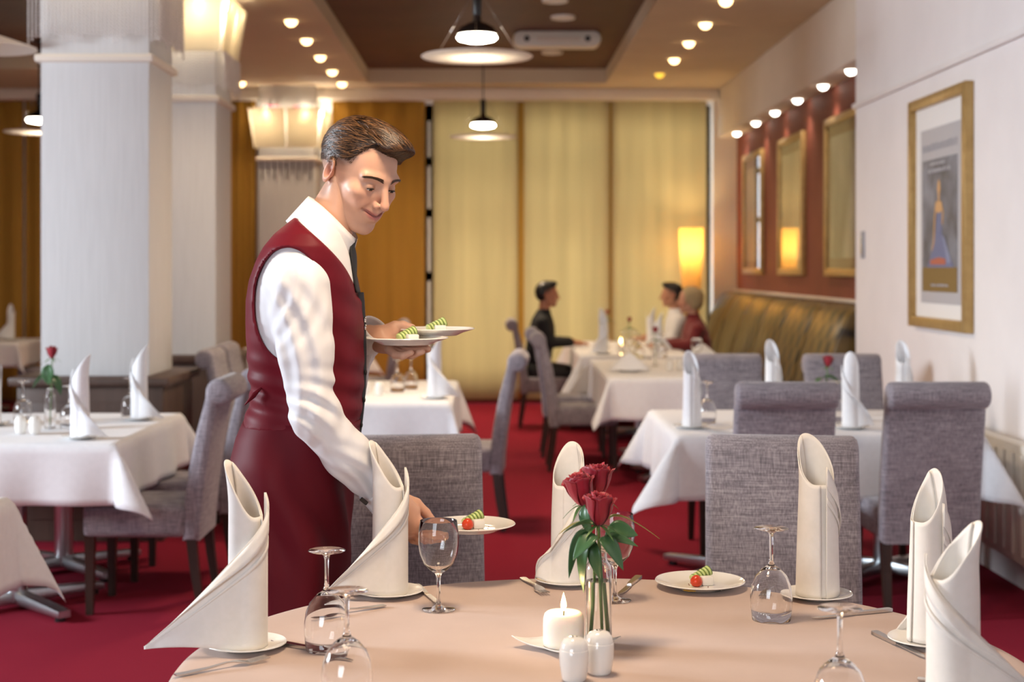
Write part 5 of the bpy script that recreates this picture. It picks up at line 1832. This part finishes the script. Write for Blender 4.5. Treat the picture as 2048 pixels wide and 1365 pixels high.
parts = [(hv, HF, hc)]
for V_, F_ in ((nv, nf), (rv, rf), (lv, lf), (uv, uf)):
    parts.append((V_, F_, np.tile(np.array(SKIN, np.float32), (len(V_), 1))))
# rosy knuckles and fingertips
for i, (cx, V_) in ((2, (at(850, 1060, 3.555), rv)), (3, (at(820, 690, 3.72), lv))):
    w = np.exp(-(np.linalg.norm(V_ - np.array(cx), axis=1) / 0.045) ** 2)[:, None] * 0.4
    parts[i] = (V_, parts[i][1], parts[i][2] * (1 - w) + np.array((0.62, 0.25, 0.17)) * w)
o_ = 0
AV, AF, AC = [], [], []
for V_, F_, C_ in parts:
    AV.append(V_); AF.append(F_ + o_); AC.append(C_); o_ += len(V_)
body = wpart('body', np.concatenate(AV), np.concatenate(AF), 'skin')
set_color(body.data, np.concatenate(AC))

# -- face details
def lathe_ball(r, n=20):
    return lathe_me([(r * math.sin(PI * k / 14), -r * math.cos(PI * k / 14)) for k in range(15)], n)
for sy in (-1, 1):
    # slit between the lids: a sliver of eye, lashes over it, eyebrow above
    def lid(u, v, sy=sy):
        a = (u - 0.5) * 1.5
        b = -0.30 + (v - 0.5) * (0.42 * math.cos((u - 0.5) * 2.8))
        r = 0.0152
        return (0.0730 + r * math.cos(a) * math.cos(b), sy * (0.033 + r * math.sin(a)), 0.002 + r * math.sin(b))
    me = grid_me(lid, 12, 6, 0.0003)
    for v in me.vertices: v.co = (HM @ v.co) - WO
    obj('eye', me, 'eye_white', waiter)
    def iris(u, v, sy=sy):
        a = (u - 0.5) * 0.62 + 0.10 * sy * 0
        b = -0.30 + (v - 0.5) * 0.36
        r = 0.0156
        return (0.0730 + r * math.cos(a) * math.cos(b), sy * (0.033 + r * math.sin(a)), 0.002 + r * math.sin(b))
    me = grid_me(iris, 6, 5, 0.0002)
    for v in me.vertices: v.co = (HM @ v.co) - WO
    obj('iris', me, 'eye_dark', waiter)
    pts = []
    for k in range(12):
        u = k / 11
        a = (u - 0.5) * 1.55
        b = -0.30 + 0.22 * math.cos((u - 0.5) * 2.8)
        r = 0.0158
        pts.append((HM @ Vector((0.0730 + r * math.cos(a) * math.cos(b), sy * (0.033 + r * math.sin(a)), 0.002 + r * math.sin(b)))) - WO)
    obj('eyelashes', tube_me(pts, [0.0004] + [0.0014] * 10 + [0.0004], 6), 'lash', waiter)
    # eyebrow: short overlapping hairs along the brow ridge
    r_ = np.random.default_rng(4)
    u = r_.random(260).astype(np.float32)
    q = np.stack([0.0955 - 0.021 * u ** 1.6, sy * (0.010 + 0.042 * u), 0.0215 + 0.0065 * np.sin(u * 2.4) - 0.003 * u + r_.uniform(-0.0046, 0.0040, 260) * (1 - 0.65 * u)], 1).astype(np.float32)
    for _ in range(4):
        e = 0.0015
        gn_ = np.stack([head_sdf(q + _v(d_)) - head_sdf(q - _v(d_)) for d_ in ((e, 0, 0), (0, e, 0), (0, 0, e))], 1)
        gn_ /= np.linalg.norm(gn_, axis=1, keepdims=True) + 1e-9
        q = (q - gn_ * (head_sdf(q) - 0.0006)[:, None]).astype(np.float32)
    hp = []
    for k in range(260):
        p0, gn, uk = Vector(q[k].tolist()), Vector(gn_[k].tolist()), float(u[k])
        dv = Vector((-0.3 * uk, sy * 0.9, 0.35 * (1 - 1.6 * uk))).normalized() * 0.0080
        dv = dv - gn * dv.dot(gn)
        hp.append(tube_data([HM @ p0 - WO, HM @ (p0 + dv * 0.5 + gn * 0.0006) - WO, HM @ (p0 + dv) - WO], [0.0005, 0.00045, 0.0002], 3))
    o = obj('eyebrow', mesh_from(*join_data(hp)), 'hair_brown', waiter)
    set_color(o.data, np.tile((0.075, 0.038, 0.020), (len(o.data.vertices), 1)))

# -- hair: combed volume plus strands
cv, cf = surface_nets(lambda P: cap_sdf(P) + 0.002, (-0.14, -0.11, -0.02), (0.15, 0.11, 0.17), 0.003)
cv = relax(cv, cf, 1)
def flow(P):
    f = np.zeros_like(P)
    right = P[:, 1] < -0.040
    f[~right] = (0.75, 0.30, -0.15)
    back = (P[:, 0] < -0.02) & ~right
    f[back] = (-0.6, 0.15, -0.5)
    f[right] = (-0.85, -0.05, -0.30)
    return f
# top: combed forward-left over the forehead from the parting, rising at the root
sv, sf = strands(lambda Q: cap_sdf(Q), 8000, 0.0085, 6, flow, lambda Q: Q[:, 2] > 0.045, 3, 0.00075, 0.0050)
hair = wpart('hair', np.concatenate([xf(HM, cv), xf(HM, sv)]), np.concatenate([cf, sf + len(cv)]), 'hair_brown')
def strand_tone(n_str, per, seedv, k=1.0):
    u_ = np.random.default_rng(seedv).random(n_str) ** 2.0
    c = np.outer(1 - u_, (0.012, 0.006, 0.0035)) + np.outer(u_, (0.20, 0.094, 0.038))
    return np.repeat(c * k, per, 0)
set_color(hair.data, np.concatenate([np.tile((0.014, 0.007, 0.004), (len(cv), 1)), strand_tone(8000, len(sv) // 8000, 2)]))
# short clipped sides
def side_sdf(P): return head_sdf(P) - 0.0012
tv, tf = strands(side_sdf, 4500, 0.0036, 2, lambda P: np.tile(_v((-0.5, 0, -0.8)), (len(P), 1)),
                 lambda Q: (Q[:, 0] < 0.036) & (np.abs(Q[:, 1]) > 0.03) & (Q[:, 2] > 0.020 - 0.3 * np.minimum(Q[:, 0] + 0.03, 0.0) * -1 + 0.02 * (Q[:, 0] > 0.0)) & (Q[:, 2] < 0.08), 5, 0.0004, 0.0014)
ch_ = wpart('clipped_hair', xf(HM, tv), tf, 'hair_brown')
set_color(ch_.data, strand_tone(4500, len(tv) // 4500, 3, 0.8))

# -- shirt: sleeves, yoke and collar
def shirt_sdf(P):
    d = smax(torso_sdf(P, 0.0), pz(850) - P[:, 2], 0.01)
    d = smin(d, arm_sdf(P, RS, RE, RW), 0.022)
    d = smin(d, arm_sdf(P, LS, LE, LW), 0.022)
    return d
lo, hi = (-0.66, 3.26, 0.86), (-0.16, 4.02, 1.66)
sv_, sf_ = surface_nets(shirt_sdf, lo, hi, 0.005)
sv_ = relax(sv_, sf_, 2, 0.35)
shirt = wpart('shirt', sv_, sf_, 'shirt_white')
# stand-and-fall collar: a band round the neck, dipping to the front
nb, nt = at(648, 462, Y0), at(676, 402, Y0)
def collar(u, v):
    a = (u - 0.5) * 2 * PI * 0.97
    ax = (nt - nb).normalized()
    f = Vector((1, -0.12, 0)); f = (f - ax * f.dot(ax)).normalized()
    s = ax.cross(f)
    fall = 1 if v < 0.5 else 0
    tv_ = v * 2 if v < 0.5 else 2 - v * 2               # up the inside, over, down the outside
    frontness = (1 - math.cos(a)) / 2                    # 1 in front
    hgt = 0.066 * tv_ - 0.044 * frontness * frontness
    R_ = 0.067 + (0.002 if v < 0.5 else 0.006 + 0.020 * (1 - tv_))
    ctr = nb + ax * (hgt - 0.006) + f * 0.004 * tv_
    drop = 0.0 if v < 0.5 else (1 - tv_) * 0.030 * (0.35 + 0.65 * frontness)
    d_ = -f * math.cos(a) + s * math.sin(a)
    sx = 1.06 if d_.dot(f) > 0 else 1.0
    return ctr + d_ * R_ * sx - ax * drop - WO
obj('collar', grid_me(collar, 64, 15, 0.0014), 'shirt_white', waiter)
# cuffs
def cuff(E, W, r, name):
    ax = (W - E).normalized()
    c0 = E + (W - E) * 0.82
    a0 = ax.orthogonal().normalized(); b0 = ax.cross(a0)
    def fn(u, v):
        a = u * 2 * PI
        R_ = r * (1.0 + 0.03 * v)
        return c0 + ax * (0.062 * v) + (a0 * math.cos(a) + b0 * math.sin(a)) * R_ - WO
    return obj(name, grid_me(fn, 40, 8, 0.0025, wrap_u=True), 'shirt_white', waiter)
cf1 = cuff(RE, RW, 0.044, 'cuff')
cf2 = cuff(LE, LW, 0.043, 'cuff')
q = at(728, 1003, 3.462)
ck = obj('cufflink', box_me(-0.010, 0.010, -0.004, 0.004, -0.0045, 0.0045, 0.001, 1), 'dark_lamp_metal', cf1, loc=q - WO, rot=(0, 0.7, 0))

# -- waistcoat
def vest_sdf(P):
    d = torso_sdf(P, 0.012)
    # soft folds at the small of the back and towards the buttons
    d = d + fold(P, at(525, 790, Y0 - 0.08), (0.15, 0, 1), 0.0050, 0.046, 0.09)
    d = d + fold(P, at(700, 800, Y0 - 0.06), (0.35, 0, 1), 0.0030, 0.055, 0.10)
    d = d + fold(P, at(690, 620, Y0 - 0.08), (0.6, 0, 1), 0.0025, 0.07, 0.10)
    x, y, z = P[:, 0], P[:, 1], P[:, 2]
    # neckline: line from the side of the neck down to the top button
    a, b = at(597, 436, Y0), at(716, 592, Y0)
    n = np.array([-(b.z - a.z), (b.x - a.x)]); n = n / np.linalg.norm(n)
    if n[1] < 0: n = -n
    v = (x - a.x) * n[0] + (z - a.z) * n[1]
    d = smax(d, v - 0.027 * np.sin(np.clip((a.z - z) / (a.z - b.z), 0, 1) * np.pi), 0.004)
    # back of the neck
    # armholes on both sides
    ac = at(596, 606, Y0)
    rx, rz_ = 70 * SK, 108 * SK
    q = np.sqrt(((x - ac.x) / rx) ** 2 + ((z - ac.z) / rz_) ** 2)
    arm = (q - 1) * min(rx, rz_)
    arm = smax(arm, 0.105 - np.abs(y - Y0), 0.02)
    d = smax(d, -arm, 0.004)
    # hem, a little longer in front
    hem = pz(868) - 0.03 * np.clip((x - pxx(600)) / 0.14, -0.3, 1) + 0.012
    d = smax(d, hem - z, 0.004)
    return d
vv, vf = surface_nets(vest_sdf, (-0.66, 3.36, 1.03), (-0.26, 3.88, 1.68), 0.0048)
vv = relax(vv, vf, 2, 0.45)
vest = wpart('waistcoat', vv, vf, 'vest_burgundy')
# dark front edge with buttons
edge = []
for py in np.linspace(585, 868, 15):
    z = pz(py)
    edge.append((np.interp(z, TZ, TFt) + 0.0125, z))
poly_v, poly_f = [], []
for (x, z) in edge:
    for dx, dy in ((-0.008, -0.016), (0.003, -0.007), (0.0045, 0.0), (0.003, 0.007), (-0.008, 0.016)):
        poly_v.append((x + dx - WO.x, Y0 + dy - WO.y, z))
for i in range(len(edge) - 1):
    for k in range(4):
        poly_f.append((i * 5 + k, i * 5 + k + 1, (i + 1) * 5 + k + 1, (i + 1) * 5 + k))
obj('front_edge', mesh_from(poly_v, poly_f), 'black_cloth', vest)
for py in (640, 655, 745, 800, 850):
    z = pz(py)
    o = obj('button', lathe_me([(0, 0.004), (0.005, 0.003), (0.0065, 0), (0, 0)], 12), 'chrome' if py < 700 else 'black_cloth', vest, loc=(np.interp(z, TZ, TFt) + 0.015 - WO.x, -0.006, z), rot=(0, PI / 2, 0))
# belt tab at the back
def tab(u, v):
    p0, p1 = at(518, 782, Y0 - 0.13), at(497, 798, Y0 - 0.14)
    p = p0.lerp(p1, u)
    return p + Vector((0.012 * 0, 0, 0)) + Vector((0.010, 0.0, 0.014)) * (v - 0.5) * 2 - WO
obj('back_strap', grid_me(tab, 6, 4, 0.003), 'vest_burgundy', vest)
# tie
def tie(u, v):
    p = at(697, 482, Y0).lerp(at(713, 585, Y0), v)
    w = 0.016 + 0.020 * v - (0.004 if v < 0.12 else 0)
    s = (u - 0.5) * 2
    bulge = 0.010 if v < 0.12 else 0.006 + 0.004 * math.sin(v * 6)
    return p + Vector((bulge * (1 - s * s) + 0.002, s * w - 0.018, 0)) - WO
obj('tie', grid_me(tie, 9, 16, 0.004), 'black_cloth', waiter)

# -- apron: wrapped skirt to the shins with soft vertical folds
def apron(u, v):
    a = u * 2 * PI
    z = pz(838) + (0.30 - pz(838)) * v
    if z > TZ[0]:
        xb, xf_, hw = np.interp(z, TZ, TB), np.interp(z, TZ, TFt), np.interp(z, TZ, TW)
    else:
        k = (TZ[0] - z) / 0.4
        xb, xf_, hw = TB[0] + 0.0 * k, TFt[0] - 0.01 * k, TW[0] - 0.01 * k
    c, r = (xb + xf_) / 2, (xf_ - xb) / 2
    ca, sa = math.cos(a), math.sin(a)
    p = 2.3
    k = (abs(ca) ** p + abs(sa) ** p) ** (-1 / p)
    vv_ = max(v - 0.12, 0)
    fo = 0.010 + 0.010 * math.sin(a * 5 + 2.0 * v + 0.6) * vv_ * 2 + 0.006 * math.sin(a * 9 - 3 * v) * vv_ * 2
    # drag folds from the hip
    fo += 0.008 * math.sin((z * 26) + a * 7) * math.exp(-((v - 0.25) / 0.14) ** 2) * (0.5 + 0.5 * math.cos(a + 0.9))
    return Vector((c + (r + fo) * k * ca, Y0 + (hw + fo) * k * sa, z)) - WO
obj('apron', grid_me(apron, 120, 60, 0.003, wrap_u=True), 'apron_burgundy', waiter)
# trousers and shoes below the apron
for hp in (HIP_R, HIP_L):
    x, y = hp.x - WO.x, hp.y - WO.y
    obj('trouser_leg', tube_me([(x, y, 0.62), (x + 0.02, y, 0.45), (x, y, 0.25), (x - 0.02, y, 0.05)], [0.085, 0.080, 0.072, 0.070], 24), 'black_cloth', waiter)
    def shoe(u, v, x=x, y=y):
        L_ = -0.06 + 0.29 * v
        w = 0.046 * math.sin(PI * min(max(v * 0.9 + 0.08, 0), 1)) ** 0.5
        h_ = 0.085 * (1 - v) ** 0.8 + 0.030 * math.sin(PI * v * 0.5 + PI / 2 * 0) + 0.004
        a = u * 2 * PI
        return (x - 0.02 + L_, y + w * math.cos(a), max(0.0, h_ * (0.5 + 0.5 * math.sin(a))))
    obj('shoe', grid_me(shoe, 24, 14, wrap_u=True), 'black_metal', waiter)

# -- what he carries
c_p = at(943, 1062, 3.575)
starter((c_p.x, c_p.y, c_p.z), 0.2, ('white starter plate in the waiter\'s lowered right hand', 'cheese cube on the plate in the waiter\'s lowered hand', 'cucumber fan on the plate in the waiter\'s lowered hand', 'cherry tomato on the plate in the waiter\'s lowered hand'))
c_p = at(812, 690, 3.69)
starter((c_p.x, c_p.y, c_p.z), 0.3, ('lower white plate on the waiter\'s raised left hand', 'cheese cube on the lower raised plate', 'cucumber fan on the lower raised plate', ''), tomato=False)
c_p = at(868, 671, 3.84)
starter((c_p.x, c_p.y, c_p.z), 0.1, ('upper white plate held behind the other in the waiter\'s left hand', 'cheese cube on the upper raised plate', 'cucumber fan on the upper raised plate', ''), tomato=False)
# folded service cloth hanging from the left forearm
def serv(u, v):
    top = at(716, 700, 3.80).lerp(at(746, 690, 3.76), u)
    bot = at(716, 842, 3.83).lerp(at(720, 842, 3.78), u)
    p = top.lerp(bot, v)
    return p + Vector((0.004 * math.sin(u * 9), 0.008 * math.sin(u * 7 + v * 2), 0))
o = obj('service_cloth', grid_me(serv, 14, 18, 0.004), 'white_napkin')
tag(o, 'white service cloth hanging from the waiter\'s left forearm', 'cloth')

# ------------------------------------------------------------------ the three seated guests
HV2, HF2 = surface_nets(head_sdf, (-0.125, -0.105, -0.135), (0.135, 0.105, 0.135), 0.0045)
def guest(lab, head, face, hairm, topm, kind, shade, lean=0.0, skin=(0.50, 0.25, 0.16), hands=True):
    """seated person; face = +1 looks to +x, -1 to -x; head = head centre"""
    Hd = Vector(head)
    g = thing('person', lab, 'person', (Hd.x - 0.06 * face, Hd.y, 0), 0, 'guests at the long table')
    O_ = Vector((Hd.x - 0.06 * face, Hd.y, 0))
    M_ = frame_of(Hd, 0 if face > 0 else PI, 0.05, 0, 1.0)
    zs = Hd.z
    hipz = 0.53
    sh = Hd + Vector((-0.045 * face, 0, -0.24))
    hip = Vector((Hd.x - 0.10 * face, Hd.y, hipz))
    arms = []
    for sy in (-1, 1):
        S_ = sh + Vector((0, sy * 0.185, -0.02))
        E_ = Vector((S_.x + 0.06 * face, S_.y + sy * 0.03, S_.z - 0.27))
        W_ = Vector((E_.x + 0.23 * face, E_.y - sy * 0.07, 0.80))
        if E_.z < 0.80: E_.z = 0.80
        arms.append((S_, E_, W_))
    legs = [(hip + Vector((0, sy * 0.09, 0)), Vector((hip.x + 0.42 * face, hip.y + sy * 0.1, 0.50)), Vector((hip.x + 0.38 * face, hip.y + sy * 0.1, 0.06))) for sy in (-1, 1)]
    def top(P, o=0.0):
        d = d_ell(P, tuple(sh + Vector((0, 0, -0.10))), (0.118 + o, 0.19 + o, 0.17 + o))
        d = smin(d, d_ell(P, tuple(hip + Vector((0.02 * face, 0, 0.16))), (0.125 + o, 0.17 + o, 0.22 + o)), 0.10)
        d = smin(d, d_cap(P, tuple(sh + Vector((0, 0, -0.01))), tuple(Hd + Vector((-0.03 * face, 0, -0.15))), 0.085 + o, 0.062 + o), 0.05)
        for S_, E_, W_ in arms:
            d = smin(d, d_chain(P, [tuple(S_), tuple(E_), tuple(E_ + (W_ - E_) * 0.85)], [0.066 + o, 0.05 + o, 0.04 + o], 0.02), 0.03)
        return smax(d, P[:, 2] - (Hd.z - 0.135 + (0.02 if kind == 'turtleneck' else 0)), 0.01)
    lo = np.array(hip) - np.array((0.35, 0.36, 0.12)); hi = np.array(Hd) + np.array((0.45, 0.36, 0.0))
    if face < 0:
        lo[0] -= 0.10; hi[0] -= 0.10
    def flesh(P):
        d = d_cap(P, tuple(sh + Vector((0, 0, -0.05))), tuple(Hd + Vector((-0.02 * face, 0, -0.06))), 0.056, 0.052)
        for S_, E_, W_ in arms:
            d = smin(d, d_chain(P, [tuple(S_), tuple(E_), tuple(W_)], [0.04, 0.03, 0.026], 0.02), 0.03)
            h_ = W_ + Vector((0.05 * face, 0, -0.012))
            d = smin(d, d_ell(P, tuple(h_), (0.05, 0.036, 0.018)), 0.02)
            for k in range(4):
                f0 = h_ + Vector((0.03 * face, (k - 1.5) * 0.018, 0)); f1 = f0 + Vector(((0.065 - 0.006 * abs(k - 1.3)) * face, 0, -0.010))
                d = smin(d, d_cap(P, tuple(f0), tuple(f1), 0.0095, 0.008), 0.004)
            d = smin(d, d_cap(P, tuple(h_ + Vector((-0.02 * face, 0.02, 0.0))), tuple(h_ + Vector((0.035 * face, 0.05, 0.0))), 0.011, 0.009), 0.006)
        return d
    fv, ff = surface_nets(flesh, lo - 0.05, hi + 0.12, 0.008)
    hv_ = xf(M_, HV2)
    hc_ = head_colors(HV2, skin, kind != 'turtleneck', shade)
    V_ = np.concatenate([hv_, fv]) - np.array(O_); F_ = np.concatenate([HF2, ff + len(hv_)])
    b_ = obj('body', np_mesh(V_, F_), 'skin', g)
    set_color(b_.data, np.concatenate([hc_, np.tile(np.array(skin, np.float32), (len(fv), 1))]))
    tv2, tf2 = surface_nets(lambda P: top(P) + fold(P, tuple(hip + Vector((0, -0.1, 0.2))), (0.3, 0, 1), 0.006, 0.07, 0.2), lo - 0.05, hi + 0.06, 0.011)
    obj('sweater' if kind != 'shirt' else 'shirt', np_mesh(relax(tv2, tf2, 2) - np.array(O_), tf2), topm, g)
    def pants(P):
        d = None
        for a, b, c in legs:
            e = d_chain(P, [tuple(a), tuple(b), tuple(c)], [0.095, 0.068, 0.055], 0.03)
            d = e if d is None else smin(d, e, 0.03)
        return d
    ll = np.array([min(hip.x, legs[0][1].x) - 0.13, hip.y - 0.25, 0.0]); hh = np.array([max(hip.x, legs[0][1].x) + 0.13, hip.y + 0.25, 0.68])
    pv, pf = surface_nets(pants, ll, hh, 0.016)
    obj('trousers', np_mesh(relax(pv, pf, 1) - np.array(O_), pf), 'black_cloth', g)
    for a, b, c in legs:
        def shoe(u, v, c=c):
            L_ = (-0.06 + 0.27 * v) * face
            w = 0.045 * math.sin(PI * min(max(v * 0.9 + 0.08, 0), 1)) ** 0.5
            h_ = 0.08 * (1 - v) ** 0.8 + 0.03
            an = u * 2 * PI
            return (c.x + L_ - O_.x, c.y + w * math.cos(an) - O_.y, max(0.0, h_ * (0.5 + 0.5 * math.sin(an))))
        obj('shoe', grid_me(shoe, 16, 10, wrap_u=True), 'black_metal', g)
    # hair
    if kind == 'turtleneck':
        def hs(P):
            d = d_ell(P, (-0.022, 0, 0.030), (0.112, 0.092, 0.098))
            d = smin(d, d_ell(P, (-0.045, 0, -0.03), (0.075, 0.085, 0.07)), 0.03)
            return smax(d, P[:, 0] - (0.050 + 0.3 * np.clip(P[:, 2] - 0.05, 0, 1) + 0.5 * np.clip(P[:, 2] - 0.085, 0, 1)), 0.012)
    else:
        def hs(P):
            d = cap_sdf(P, False)
            d = smin(d, smax(d_ell(P, (-0.045, 0, 0.015), (0.074, 0.081, 0.085)), P[:, 0] + 0.01, 0.01), 0.02)
            return smin(d, d_ell(P, (0.045, 0, 0.108), (0.046, 0.055, 0.022)), 0.02)
    a_, f_ = surface_nets(hs, (-0.16, -0.12, -0.12), (0.15, 0.12, 0.17), 0.006)
    obj('hair', np_mesh(xf(M_, relax(a_, f_, 1)) - np.array(O_), f_), hairm, g)
    return g

guest('man in a black sweater seated left at the long table, in profile', (0.515, 14.1, 1.245), 1, 'hair_black', 'knit_black', 'sweater', (0.02, 0.015, 0.015), skin=(0.45, 0.20, 0.12))
guest('dark-haired man in a white shirt seated against the wall, facing left', (1.79, 15.0, 1.225), -1, 'hair_black', 'shirt_white', 'shirt', (0.02, 0.015, 0.015), skin=(0.50, 0.25, 0.16))
guest('grey-blonde person in a dark red sweater seated before the golden sofa', (1.80, 13.7, 1.20), -1, 'hair_grey', 'wool_red', 'turtleneck', (0.3, 0.25, 0.2))
